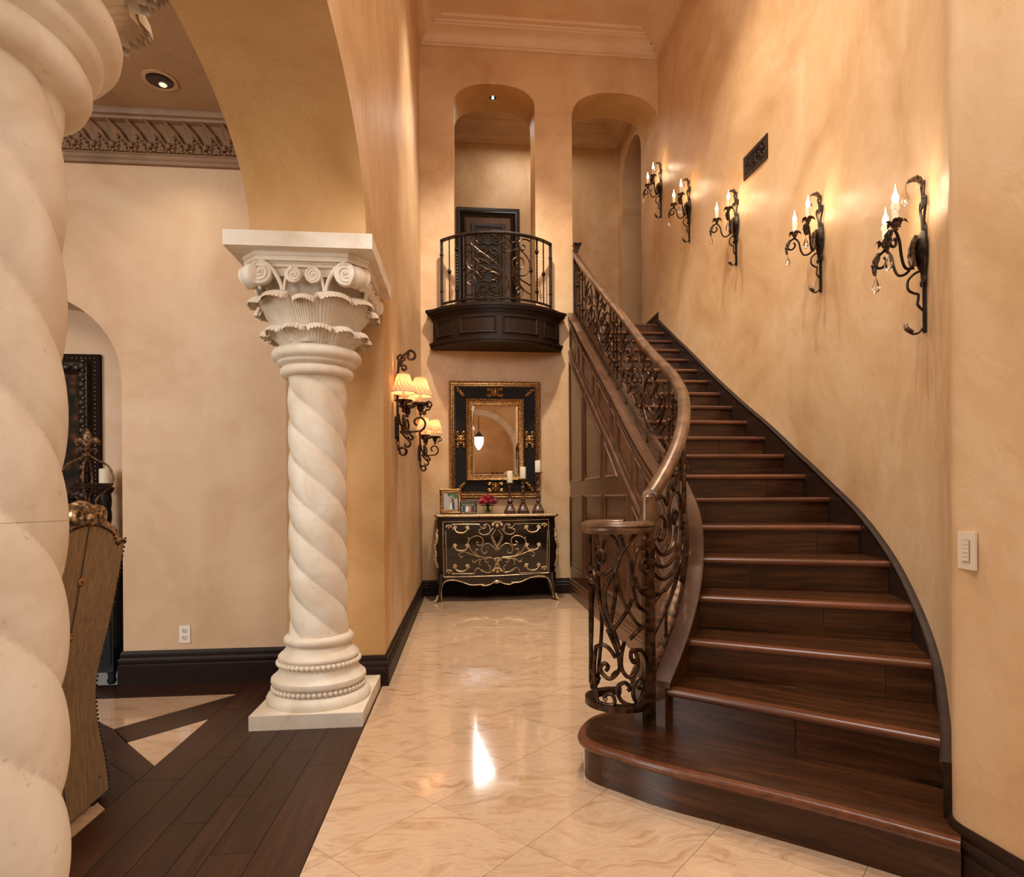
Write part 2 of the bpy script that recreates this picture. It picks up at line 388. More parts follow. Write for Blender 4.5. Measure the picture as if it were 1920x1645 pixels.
# pier end face (ochre)
# back wall with the balcony opening and the stair archway
bw = MB(); thick = .54
def hole_strip(mb, arch, Y, z0):
    for (x0, a0), (x1, a1) in zip(arch[:-1], arch[1:]): mb.add([(x0,Y,a0),(x1,Y,a1),(x1,Y,ZC),(x0,Y,ZC)], [(0,1,2,3)])
n_arch = ell(.418, .518, .285, 6.24, 24, 2.3); s_arch = ell(1.99, .572, .35, 6.15, 24, 2.3)
for Y in (YB, YB+thick):
    for x0, x1 in ((XL, -.10), (.936, 1.418)): bw.add([(x0,Y,0),(x1,Y,0),(x1,Y,ZC),(x0,Y,ZC)], [(0,1,2,3)])
    bw.add([(-.1,Y,0),(.936,Y,0),(.936,Y,ZL),(-.1,Y,ZL)], [(0,1,2,3)])
    hole_strip(bw, n_arch, Y, ZL); hole_strip(bw, s_arch, Y, ZL)
wall_back = struct('wall_back', bw, PL)
rv = MB()
for arch in (n_arch, s_arch):
    pts = [(arch[0][0], ZL)]+arch+[(arch[-1][0], ZL)]
    if arch is s_arch: pts = pts[1:]
    for (x0, z0), (x1, z1) in zip(pts[:-1], pts[1:]): rv.add([(x0,YB,z0),(x1,YB,z1),(x1,YB+thick,z1),(x0,YB+thick,z0)], [(0,1,2,3)])
rv.build('arch_reveal', PLO, wall_back, 40)
# right stair wall and the nearer wall with the keypad
wr = MB(); extr(wr, WALL, 0, ZC, -.14); wall_right = struct('wall_right', wr, PL, 30)
w2 = MB(); extr(w2, WALL2, 0, ZC, -.14); wall_entry = struct('wall_entry', w2, PL, 30)
# ceilings
struct('ceiling', MB().box((XLO, -6.9, ZC), (5.2, 10.2, ZC+.1)), PLC)
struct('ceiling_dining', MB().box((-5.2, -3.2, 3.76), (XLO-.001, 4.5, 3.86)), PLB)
# dining room walls: far wall with arched alcove
YD = 4.35; dw = MB()
d_arch = ell(-2.97, .69, .62, 2.02, 24, 2.1)
dw.add([(XLO,YD,0),(-2.28,YD,0),(-2.28,YD,3.76),(XLO,YD,3.76)], [(0,1,2,3)])
dw.add([(-3.66,YD,0),(-5.2,YD,0),(-5.2,YD,3.76),(-3.66,YD,3.76)], [(0,1,2,3)])
for (x0, a0), (x1, a1) in zip(d_arch[:-1], d_arch[1:]): dw.add([(x0,YD,a0),(x1,YD,a1),(x1,YD,3.76),(x0,YD,3.76)], [(0,1,2,3)])
dp = [(-2.28, 0)]+d_arch+[(-3.66, 0)]
for (x0, z0), (x1, z1) in zip(dp[:-1], dp[1:]): dw.add([(x0,YD,z0),(x1,YD,z1),(x1,YD+.42,z1),(x0,YD+.42,z0)], [(0,1,2,3)])
dw.add([(-3.7,YD+.42,0),(-2.2,YD+.42,0),(-2.2,YD+.42,2.7),(-3.7,YD+.42,2.7)], [(0,1,2,3)])
struct('wall_dining', dw, PLD)
struct('wall_pier', MB().box((XLO-.004, YP-.004, 0), (XL+.002, YD+.1, 2.62)), PLO)
struct('wall_dining_side', MB().box((-5.3, -3.2, 0), (-5.2, 4.5, 3.8)).box((-5.2, -3.3, 0), (XLO, -3.2, 3.8)), PLD)
# upper hall beyond the back wall
YH = 9.90
struct('floor_hall', MB().box((XL-1.2, YB+.001, ZL-.3), (5.2, 11.2, ZL)), WT)
hw = MB().box((XL-1.2, YH, ZL), (2.56, YH+.12, ZC)).box((XL-1.2, YB+thick, ZL), (XL-1.1, YH, ZC))
struct('wall_hall', hw, PL)
# hall side wall (x = 2.56) with its own arch
hs = MB(); h_arch = ell(9.12, .52, .42, 6.22, 20, 2.1)
for (y0, a0), (y1, a1) in zip(h_arch[:-1], h_arch[1:]): hs.add([(2.56,y0,a0),(2.56,y1,a1),(2.56,y1,ZC),(2.56,y0,ZC)], [(0,1,2,3)])
for y0, y1 in ((8.39, 8.60), (9.64, 9.9)): hs.add([(2.56,y0,ZL),(2.56,y1,ZL),(2.56,y1,ZC),(2.56,y0,ZC)], [(0,1,2,3)])
hp = [(9.64, ZL)]+h_arch+[(8.60, ZL)]
for (y0, z0), (y1, z1) in zip(hp[:-1], hp[1:]): hs.add([(2.56,y0,z0),(2.56,y1,z1),(2.98,y1,z1),(2.98,y0,z0)], [(0,1,2,3)])
hs.box((4.0, 8.0, ZL), (4.1, 11, ZC)); hs.box((2.98, 10.4, ZL), (4.1, 10.5, ZC)); hs.box((2.98, 8.0, ZL), (4.1, 8.1, ZC))
struct('wall_hall_side', hs, PL)
# foyer shell behind the camera (seen in the mirror)
rw = MB(); YR = -4.6; r_arch = ell(.42, 1.25, 1.25, 2.2, 24, 2)
for (x0, a0), (x1, a1) in zip(r_arch[:-1], r_arch[1:]): rw.add([(x0,YR,a0),(x1,YR,a1),(x1,YR,ZC),(x0,YR,ZC)], [(0,1,2,3)])
rw.add([(XL,YR,0),(-.83,YR,0),(-.83,YR,ZC),(XL,YR,ZC)], [(0,1,2,3)]); rw.add([(1.67,YR,0),(5.2,YR,0),(5.2,YR,ZC),(1.67,YR,ZC)], [(0,1,2,3)])
rw.box((-1.2, -6.95, 0), (5.2, -6.85, ZC)); rw.box((2.6, -6.9, 0), (2.7, YR-.2, ZC))
struct('wall_foyer_rear', rw, PL)
ra = MB(); rp = [(1.67, 0)]+r_arch+[(-.83, 0)]
sweepv = [(x, z) for x, z in rp]
for (x0, z0), (x1, z1) in zip(rp[:-1], rp[1:]): ra.add([(x0,YR+.05,z0),(x1,YR+.05,z1),(x1,YR-.45,z1),(x0,YR-.45,z0)], [(0,1,2,3)])
def off_arch(k): return [(.42+(x-.42)*k, 2.2+(z-2.2)*k if z > 0 else 0) for x, z in rp]
o1 = off_arch(1.14)
for a, b, c, d in zip(rp[:-1], rp[1:], o1[1:], o1[:-1]): ra.add([(p[0], YR+.05, p[1]) for p in (a,b,c,d)], [(0,1,2,3)])
for a, b in zip(o1[:-1], o1[1:]): ra.add([(a[0],YR+.05,a[1]),(b[0],YR+.05,b[1]),(b[0],YR,b[1]),(a[0],YR,a[1])], [(0,1,2,3)])
t_ = struct('trim_foyer_arch', ra, STONE)
struct('wall_foyer_side', MB().box((5.1, -6.9, 0), (5.2, 1.8, ZC)).box((1.6, -.5, 0), (1.75, -.4, ZC)).box((3.6, 1.7, 0), (5.2, 1.8, ZC)), PL)
# ------------------------------------------------------------------ crown mouldings
CP = [(0,0),(.035,0),(.04,.025),(.055,.03),(.06,.05),(.075,.085),(.11,.125),(.165,.145),(.20,.15),(.205,.165),(.225,.17),(.235,.185),(.285,.19),(.30,.205),(.30,.22),(0,.22)]
def crown(path, flip=1): return sweep(MB(), [(x, y, ZCR) for x, y in path], [(flip*a, b) for a, b in CP])
struct('trim_1', crown([(XL, 0.5), (XL, YB), (2.56, YB)]+[p for p in WALL if p[1] < YB-.01], 1), PLC, 30)
struct('trim_2', crown([(XL-1.0, YH), (2.56, YH), (2.56, YB+thick)], 1), PLC, 30)
# ------------------------------------------------------------------ baseboards (dark wood)
BP = [(0,0),(.026,0),(.026,.115),(.020,.122),(.023,.13),(.026,.145),(.022,.155),(.014,.163),(.016,.172),(.014,.185),(.006,.20),(0,.20)]
struct('baseboard_left', sweep(MB(), [(XL+.002, YP-.004, 0), (XL+.002, YB, 0), (1.35, YB, 0)], BP), WE, 30)
struct('baseboard_pier', sweep(MB(), [(XLO-.004, YP-.004, 0), (XL+.003, YP-.004, 0), (XL+.003, YP+.02, 0)], BP), WE, 30)
struct('baseboard_dining', sweep(MB(), [(-2.28, YD+.36, 0), (-2.28, YD, 0), (XLO-.004, YD, 0), (XLO-.004, YP, 0)], [(a, b*1.12) for a, b in BP]), WE, 30)
struct('baseboard_right', sweep(MB(), [(x, y, 0) for x, y in WALL2[2:]], BP), WE, 30)
struct('baseboard_hall', sweep(MB(), [(2.56, YB+thick, ZL), (2.56, YB+.02, ZL)], [(a, b*.85) for a, b in BP]), WE, 30)
# ------------------------------------------------------------------ carved cornice in the dining room
co = MB(); zb = 3.485
sweep(co, [(-4.9, YD, zb), (XLO, YD, zb)], [(0,0),(.03,0),(.034,.02),(.045,.03),(.05,.045),(.056,.05),(.056,.06),(.03,.06),(.035,.10),(.06,.16),(.12,.215),(.16,.22),(.165,.235),(.185,.24),(.195,.262),(.195,.275),(0,.275)])
CORN = m_plaster('cornice_brown', srgb(112,80,52), srgb(136,100,68), srgb(152,116,82), .5)
cor = struct('trim_3', co, CORN, 30)
def acan(wd, h, lean):
    """upright ribbed leaf whose tip curls forward (towards -y) and to one side"""
    mb = MB()
    def fn(u, v):
        s = (u-.5)*2; wv = wd*(1.0-.86*v**1.5)*(1+.10*math.cos(v*PI*6))
        rib = .008*abs(math.cos(s*PI*2.5))*(1-.5*v)
        y = -(.006+lean*(v**1.9)+rib+.014*(1-s*s)*(1-v)); z = h*(v-.10*max(0, v-.7))
        return (s*wv*.5-.052*v**1.8, y, z)
    mb.grid(fn, 16, 12)
    for k in range(9): t = k/8; mb.ball((-.052*(t*.55)**1.8+.030*(1-t)*(1 if k % 2 else -1), -.030-.03*t, .012+.075*t), .010-.003*t, 6, 4)
    return mb
m1 = acan(.112, .165, .115).mesh('acanthus_leaf', CORN, 60); m2 = MB()
for k in range(6):
    a = -PI/2+2*PI*k/6; m2.ball((.020*math.cos(a), -.02, .02+.018*math.sin(a)), .011, 6, 4)
m2.ball((0, -.03, .035), .02, 8, 5); m2 = m2.mesh('rosette', CORN, True)
x = XLO-.02; k = 0
while x > -2.75:
    inst('acanthus_leaf', m1, cor, (x, YD-.04, zb+.062)); inst('rosette', m2, cor, (x-.058, YD-.045, zb+.065)); x -= .118; k += 1
# ------------------------------------------------------------------ staircase
LP = {2:(.93,2.755),3:(1.10,2.95),4:(1.25,3.195),5:(1.388,3.5),6:(1.475,3.83),7:(1.512,4.17),8:(1.525,4.50)}
for i, y in zip(range(9, 21), (4.80,5.09,5.36,5.63,5.91,6.19,6.47,6.75,7.02,7.29,7.565,7.83)): LP[i] = (1.53, y)
RP = {2:(1.72,2.06),3:(1.98,2.41),4:(2.17,2.765),5:(2.31,3.13),6:(2.42,3.56),7:(2.51,4.03),8:(2.57,4.42),9:(2.60,4.76),10:(2.60,5.08)}
for i in range(11, 21): RP[i] = (2.57, LP[i][1]+(.02 if i < 13 else 0))
def WALLY(y):
    for a, b in zip(WALL[:-1], WALL[1:]):
        if b[1] <= y <= a[1]: t = (y-b[1])/(a[1]-b[1]); return b[0]+(a[0]-b[0])*t
    return WALL[-1][0]
st = thing('staircase', (1.6, 2.4, 0), 'curved staircase of dark glossy walnut treads and risers', 'staircase')
so = (1.6, 2.4, 0)
def ext(a, b, da, db):
    v = Vector((b[0]-a[0], b[1]-a[1], 0)).normalized(); return (a[0]-v.x*da, a[1]-v.y*da), (b[0]+v.x*db, b[1]+v.y*db)
def localplank(poly, z0, z1, name, mat, parent, ang):
    cx = sum(p[0] for p in poly)/len(poly); cy = sum(p[1] for p in poly)/len(poly); c, s = math.cos(-ang), math.sin(-ang)
    k = [((x-cx)*c-(y-cy)*s, (x-cx)*s+(y-cy)*c) for x, y in poly]
    o = MB().prism(k, z0, z1).build(name, mat, parent); o.location = (cx-so[0], cy-so[1], 0); o.rotation_euler = (0, 0, ang); return o
seam = {2:.52,3:.80,4:.60,5:.30,6:.74,7:.22,8:.72,9:.30,10:.62,11:.25,13:.7,15:.4}
for i in range(2, 21):
    a, b = ext(LP[i], RP[i], .05, .04); z = i*RISE
    d = Vector((b[0]-a[0], b[1]-a[1], 0)).normalized(); n = Vector((d.y, -d.x, 0)); ang = math.atan2(d.y, d.x)-PI/2
    # riser in one or two boards
    f0 = Vector((a[0], a[1], 0))-n*.028; f1 = Vector((b[0], b[1], 0))-n*.028; cuts = [0, seam[i], 1] if i in seam else [0, 1]
    for u0, u1 in zip(cuts[:-1], cuts[1:]):
        p, q = f0.lerp(f1, u0+(.0015 if u0 else 0)), f0.lerp(f1, u1-(.0015 if u1 < 1 else 0))
        mb = MB().prism([(p.x, p.y), (q.x, q.y), (q.x-n.x*.02, q.y-n.y*.02), (p.x-n.x*.02, p.y-n.y*.02)], z-RISE-.005, z-.034)
        cx, cy = (p.x+q.x)/2, (p.y+q.y)/2; c_, s_ = math.cos(-ang), math.sin(-ang)
        mb.v = [((x-cx)*c_-(y-cy)*s_, (x-cx)*s_+(y-cy)*c_, zz) for x, y, zz in mb.v]
        o = mb.build('riser', WT, st); o.location = (cx-so[0], cy-so[1], 0); o.rotation_euler = (0, 0, ang)
    if i == 20: a2, b2 = (LP[20][0], YB+.03), (RP[20][0], YB+.03)
    else: a2, b2 = ext(LP[i+1], RP[i+1], .05, .03)
    wl = [(WALLY(y)-.003, y) for y in (b[1]+(b2[1]-b[1])*t for t in (.3, .6))] if i < 10 else []
    mid0 = Vector((a[0], a[1], 0))-n*.055; mid1 = Vector((b[0], b[1], 0))-n*.055
    tr = localplank([(mid0.x+n.x*.001, mid0.y+n.y*.001), (mid1.x, mid1.y)]+wl+[(b2[0], b2[1]), (a2[0], a2[1])], z-.034, z, 'tread', WT, st, ang)
    nb = MB(); L = (Vector(b).to_3d()-Vector(a).to_3d()).length
    pr = [(-.055,-.034),(-.002,-.034),(.004,-.028),(.007,-.017),(.004,-.006),(-.002,0),(-.055,0)]
    sweep(nb, [(0, -L/2, 0), (0, L/2, 0)], pr)
    no = nb.build('nosing', WN, tr, 40)
    mc = Vector(((a[0]+b[0])/2-so[0], (a[1]+b[1])/2-so[1], z)); loc = mc-Vector(tr.location); c_, s_ = math.cos(-ang), math.sin(-ang)
    no.location = (loc.x*c_-loc.y*s_, loc.x*s_+loc.y*c_, z)
    no.rotation_euler = (0, 0, 0)
# first step with rounded end
front = [(1.56,1.70),(1.50,1.735),(1.287,1.933),(1.021,2.152),(.764,2.350),(.62,2.50),(.55,2.575),(.512,2.64),(.505,2.71),(.53,2.79),(.58,2.88),(.65,2.95),(.74,2.99),(.86,2.99),(.98,2.95)]
frs = [(p.x, p.y) for p in cr([(x, y, 0) for x, y in front[1:-1]], 5)]
def inset(path, d):
    P = [Vector((x, y, 0)) for x, y in path]; out = []
    for i in range(len(P)):
        t = (P[min(i+1, len(P)-1)]-P[max(i-1, 0)]).normalized(); n = Vector((t.y, -t.x, 0)); q = P[i]+n*d; out.append((q.x, q.y))
    return out
back1 = [(1.02,2.93),(1.72,2.05),(1.64,1.90),(1.58,1.83)]
def step1(path): return path+back1
A1 = math.atan2(1.933-2.346, 1.287-.764)-PI/2
def rotbuild(mb, name, mat, parent, smooth=False):
    cx = sum(v[0] for v in mb.v)/len(mb.v); cy = sum(v[1] for v in mb.v)/len(mb.v); c, s_ = math.cos(-A1), math.sin(-A1)
    mb.v = [((x-cx)*c-(y-cy)*s_, (x-cx)*s_+(y-cy)*c, z) for x, y, z in mb.v]
    o = mb.build(name, mat, parent, smooth); o.location = (cx-so[0], cy-so[1], 0); o.rotation_euler = (0, 0, A1); return o
t1 = rotbuild(MB().prism(step1(inset(frs, .03)), RISE-.034, RISE-.0005), 'tread', WT, st)
nz = MB(); sweep(nz, [(x, y, RISE) for x, y in frs], [(0.03,0),(.03,-.034),(.002,-.034),(-.004,-.028),(-.007,-.017),(-.004,-.006),(.002,0)])
nzo = nz.build('nosing', WN, t1, 40, off=so); nzo.matrix_parent_inverse = Matrix.Translation(t1.location) @ Matrix.Rotation(A1, 4, 'Z'); nzo.matrix_parent_inverse.invert()
r1 = inset(frs, .022); k0 = int(len(r1)*.42)
rotbuild(MB().prism(r1[:k0]+[(r1[k0-1][0]+.2, r1[k0-1][1]+.3), (1.7,2.0), (1.58,1.83)], 0, RISE-.034), 'riser', WT, st, 30)
rotbuild(MB().prism(r1[k0-1:]+[(1.02,2.93), (r1[k0-1][0]+.2, r1[k0-1][1]+.3)], 0, RISE-.034), 'riser', WD, st, 30)
# ------------------------------------------------------------------ plan curve of balustrade
RCP = [(.855,2.80),(.935,2.885),(1.03,3.0),(1.115,3.125),(1.185,3.25),(1.25,3.395),(1.32,3.58),(1.38,3.78),(1.42,4.0),(1.438,4.2),(1.44,4.4),(1.44,5.0),(1.44,6.0),(1.44,7.0),(1.44,7.80)]
RC = resample([Vector(p) for p in cr([(x, y, 0) for x, y in RCP], 8)], .03)
SL = [0.0]
for a, b in zip(RC[:-1], RC[1:]): SL.append(SL[-1]+(b-a).length)
STOT = SL[-1]
def at_s(s):
    s = max(0, min(STOT-1e-6, s)); lo = 0
    i = min(int(s/.03), len(RC)-2)
    while SL[i] > s: i -= 1
    while SL[i+1] < s: i += 1
    t = (s-SL[i])/(SL[i+1]-SL[i]); p = RC[i].lerp(RC[i+1], t); j = max(1, min(len(RC)-2, i))
    T = (RC[j+1]-RC[j-1]).normalized(); return p, T, Vector((T.y, -T.x, 0))
def s_near(x, y): return min((( (RC[i].x-x)**2+(RC[i].y-y)**2), SL[i]) for i in range(len(RC)))[1]
SZ = [(s_near(*LP[i]), i*RISE) for i in range(2, 21)]
SZ = [(0.0, .335)]+[q for q in SZ if q[0] > .08]
def zn(s):
    if s <= SZ[0][0]: return SZ[0][1]
    for (a, za), (b, zb_) in zip(SZ[:-1], SZ[1:]):
        if a <= s <= b: return za+(zb_-za)*(s-a)/max(1e-6, b-a)
    return SZ[-1][1]
ZS = [zn(s) for s in SL]
for _ in range(30): ZS = [ZS[0]]+[(ZS[i-1]+ZS[i]+ZS[i+1])/3 for i in range(1, len(ZS)-1)]+[ZS[-1]]
def znn(s):
    s = max(0, min(STOT-1e-6, s)); i = min(int(s/.03), len(ZS)-2)
    while SL[i] > s: i -= 1
    while SL[i+1] < s: i += 1
    t = (s-SL[i])/(SL[i+1]-SL[i]); return ZS[i]+(ZS[i+1]-ZS[i])*t
def curb(s): return znn(s)+(.02+.10*min(1, s/.9))*(1 if s < STOT-.4 else 1-.25*(s-STOT+.4)/.4)
def rp(s, side, z): p, T, n = at_s(s); q = p+n*side; return Vector((q.x, q.y, z))
ss = [STOT*k/170 for k in range(171)]
# panelled wall under the balustrade
pw = MB(); v = []
for s in ss:
    zt = curb(s)-.0; v += [rp(s,-.078,0), rp(s,-.078,zt), rp(s,.082,zt), rp(s,.082,0)]
m = len(ss)
pw.add(v, [(i*4+k, i*4+(k+1)%4, (i+1)*4+(k+1)%4, (i+1)*4+k) for i in range(m-1) for k in range(4)]+[(3,2,1,0), tuple((m-1)*4+k for k in range(4))])
wall_stair = struct('wall_stair', pw, WP, 30)
def along(prof, zf, side, s0, s1, n=120):
    mb = MB(); sweep(mb, [rp(s0+(s1-s0)*k/n, side, zf(s0+(s1-s0)*k/n)) for k in range(n+1)], prof); return mb
capo = along([(-.10,0),(-.105,.008),(-.105,.022),(-.097,.03),(.097,.03),(.105,.022),(.105,.008),(.10,0)], curb, 0, 0, STOT-.01)
cap_ = capo.build('curb_cap', WP, wall_stair, 40)
along([(0,0),(-.012,0),(-.020,.012),(-.016,.03),(-.024,.04),(0,.04)], lambda s: curb(s)-.055, -.078, .0, STOT-.01).build('sloping_moulding', WP, wall_stair, 40)
sl0 = next(s for s in ss if curb(s)-.50 > .22)
along([(0,0),(-.010,0),(-.020,.012),(-.014,.028),(-.022,.042),(0,.045)], lambda s: curb(s)-.50, -.078, sl0, STOT-.01).build('sloping_moulding', WP, wall_stair, 40)
bs = [p for p in BP]
along([(-a, b) for a, b in bs], lambda s: 0, -.078, .45, STOT-.01).build('base_moulding', WP, wall_stair, 40)
# raised panels: closed moulding outlines (s, z) on the panel wall
def s_of_y(y): return s_near(1.44, y)
def pmould(pts, w=.034):
    """frame of bolection moulding round a polygon in (s,z), with a slightly sunk field"""
    n = len(pts); A = sum(pts[i][0]*pts[(i+1)%n][1]-pts[(i+1)%n][0]*pts[i][1] for i in range(n))
    if A < 0: pts = pts[::-1]
    def off(d):
        out = []
        for i in range(n):
            p0, p1, p2 = (Vector((*pts[j % n], 0)) for j in (i-1, i, i+1))
            a = (p1-p0).normalized(); b = (p2-p1).normalized(); na = Vector((-a.y, a.x, 0)); nb_ = Vector((-b.y, b.x, 0))
            k = na+nb_; k = k/max(.35, k.dot(k)/2) if k.length > 1e-6 else na; q = p1+k*d; out.append((q.x, q.y))
        return out
    mb = MB(); rings = [(0,.0),(.004,.012),(.012,.016),(.02,.010),(w,.003)]; V = []
    sub = 10
    for d, h in rings:
        P = off(d)
        for i in range(n):
            a, b = P[i], P[(i+1) % n]
            for k in range(sub): s = a[0]+(b[0]-a[0])*k/sub; z = a[1]+(b[1]-a[1])*k/sub; V.append(rp(s, -.078-h, z))
    N = n*sub; F = [(j*N+k, j*N+(k+1)%N, (j+1)*N+(k+1)%N, (j+1)*N+k) for j in range(len(rings)-1) for k in range(N)]
    mb.add(V, F); return mb
panels = []
lowm = lambda s: curb(s)-.50
cols = [(7.77,6.95),(6.83,5.97),(5.83,5.0)]
for ya, yb in cols:
    sa, sb = s_of_y(ya), s_of_y(yb); panels.append([(sb,.33),(sa,.33),(sa,1.26),(sb,1.26)])
    za, zb_ = lowm(sa)-.07, lowm(sb)-.07
    if zb_ > 1.46: panels.append([(sb,1.42),(sa,1.42),(sa,za),(sb,zb_)])
    else:
        sx = next(s for s in ss if lowm(s)-.07 > 1.46); panels.append([(sx,1.42),(sa,1.42),(sa,za)])
sa, sb = s_of_y(4.86), s_of_y(4.25); panels.append([(sb,.33),(sa,.33),(sa,lowm(sa)-.07),(sb,lowm(sb)-.07)])
sa, sb = s_of_y(4.12), s_of_y(3.55); panels.append([(sb,.33),(sa,.33),(sa,max(.4,lowm(sa)-.07)),(sb,max(.38,lowm(sb)-.07))])
# frieze panels alternate long and short
s = sl0+.12; k = 0
while s < STOT-.2:
    L = .46 if k % 2 == 0 else .16
    e_ = min(s+L, STOT-.08); panels.append([(s, lowm(s)+.105), (e_, lowm(e_)+.105), (e_, curb(e_)-.115), (s, curb(s)-.115)]); s += L+.09; k += 1
for p in panels: pmould(p).build('panel_moulding', WP, wall_stair, 40)
# outlet on panel wall base
q, T, n_ = at_s(s_of_y(6.2))
wo = MB().box((-.010,-.025,-.04), (0,.025,.04)).build('wall_socket', IROND); wo.location = (1.362, 6.22, .27); tag(wo, 'small dark socket plate low on the stair panelling', 'socket')
# ------------------------------------------------------------------ wall skirting along the treads
sky = [(7.83,3.56),(6.613,2.83),(5.427,2.085),(4.557,1.58),(4.036,1.33),(3.55,1.12),(2.956,.83),(2.634,.67),(2.41,.55),(2.06,.42),(1.885,.36)]
def skz(y):
    for (a, za), (b, zb_) in zip(sky[:-1], sky[1:]):
        if b <= y <= a: return zb_+(za-zb_)*(y-b)/(a-b)
    return sky[-1][1] if y < 1.9 else 3.56
sp = [p for p in WALL if p[1] <= YB+.001]+[(1.578,1.858)]
sp = [(q.x, q.y) for q in resample([Vector((x, y, 0)) for x, y in sp], .05)]
sk = MB(); v = []
zz = [skz(y) for x, y in sp]
for _ in range(4): zz = [zz[0]]+[(zz[i-1]+zz[i]+zz[i+1])/3 for i in range(1, len(zz)-1)]+[zz[-1]]
for i, (x, y) in enumerate(sp):
    t = Vector((sp[min(i+1, len(sp)-1)][0]-sp[max(i-1, 0)][0], sp[min(i+1, len(sp)-1)][1]-sp[max(i-1, 0)][1], 0)).normalized(); n = Vector((t.y, -t.x, 0))
    zt = zz[i]; zb_ = max(RISE-.03, zt-.62)
    for a, z in ((0, zb_), (.024, zb_), (.024, zt-.03), (.030, zt-.024), (.034, zt-.008), (.024, zt), (0, zt)): v.append((x+n.x*a, y+n.y*a, z))
K = 7; m = len(sp)
sk.add(v, [(i*K+k, i*K+(k+1)%K, (i+1)*K+(k+1)%K, (i+1)*K+k) for i in range(m-1) for k in range(K)]+[tuple(range(K-1,-1,-1)), tuple((m-1)*K+k for k in range(K))])
sk.build('wall_skirting', WE, st, 40, off=so)
# ------------------------------------------------------------------ wrought-iron balustrade
rl = thing('stair_railing', (.855, 2.80, RISE), 'bronzed wrought iron stair railing with scrolls and a brown handrail', 'railing'); ro = (.855, 2.80, RISE)
zr = lambda s: znn(s)+.885; zbm = lambda s: znn(s)+.225
hp_ = [(-.012,-.030),(-.030,-.026),(-.036,-.010),(-.032,.002),(-.038,.012),(-.030,.028),(-.012,.036),(.012,.036),(.030,.028),(.038,.012),(.032,.002),(.036,-.010),(.030,-.026),(.012,-.030)]
along(hp_, zr, 0, 0.02, STOT-.06, 150).build('handrail', RAILM, rl, 50, off=ro)
along([(-.014,-.008),(-.014,.008),(.014,.008),(.014,-.008)], zbm, 0, .02, STOT-.06, 150).build('bottom_rail', IRON, rl, off=ro)
along([(-.022,.030),(-.022,.036),(.022,.036),(.022,.030)], curb, 0, .02, STOT-.03, 150).build('floor_plate', IRON, rl, off=ro)
s = .2
while s < STOT-.1:
    p0, p1 = rp(s, 0, curb(s)+.03), rp(s, 0, zbm(s)); MB().tube([p0, p1], .008, 8).tube([p0, p0+Vector((0,0,.012))], .014, 8).build('peg', IRON, rl, 40, off=ro); s += .31
# posts
MB().box((.830,2.775,RISE), (.880,2.825,zr(0)-.03)).build('post', IRON, rl, off=ro)
MB().lathe([(.038,0),(.042,.012),(.038,.02),(.038,zr(0)-.012-1.03),(.034,zr(0)+.016-1.03),(.012,zr(0)+.032-1.03)], 20, (.855,2.80,1.03)).build('post_sleeve', RAILM, rl, 40, off=ro)
pt = rp(STOT-.06, 0, 0)
MB().box((pt.x-.03, pt.y-.03, curb(STOT-.06)), (pt.x+.03, pt.y+.03, zr(STOT-.06)+.07)).build('post', IROND, rl, off=ro)
MB().lathe([(.03,0),(.034,.01),(.05,.04),(.075,.075),(.07,.08),(.0,.08)], 4, (pt.x+.02, pt.y, zr(STOT-.06)+.06), a0=PI/4).build('post_cap', IROND, rl, off=ro)
def ms(s_hi):
    """map (x metres down the stair from s_hi, y 0..H) to the railing surface"""
    def f(p):
        s = s_hi-p[0]; z0, z1 = zbm(s)+.008, zr(s)-.03; t = p[1]/.62; q = rp(s, 0, z0+(z1-z0)*t); return q
    return f
def C2(*pts, n=4): return [(p.x, p.y) for p in cr([(a, b, 0) for a, b in pts], n)]
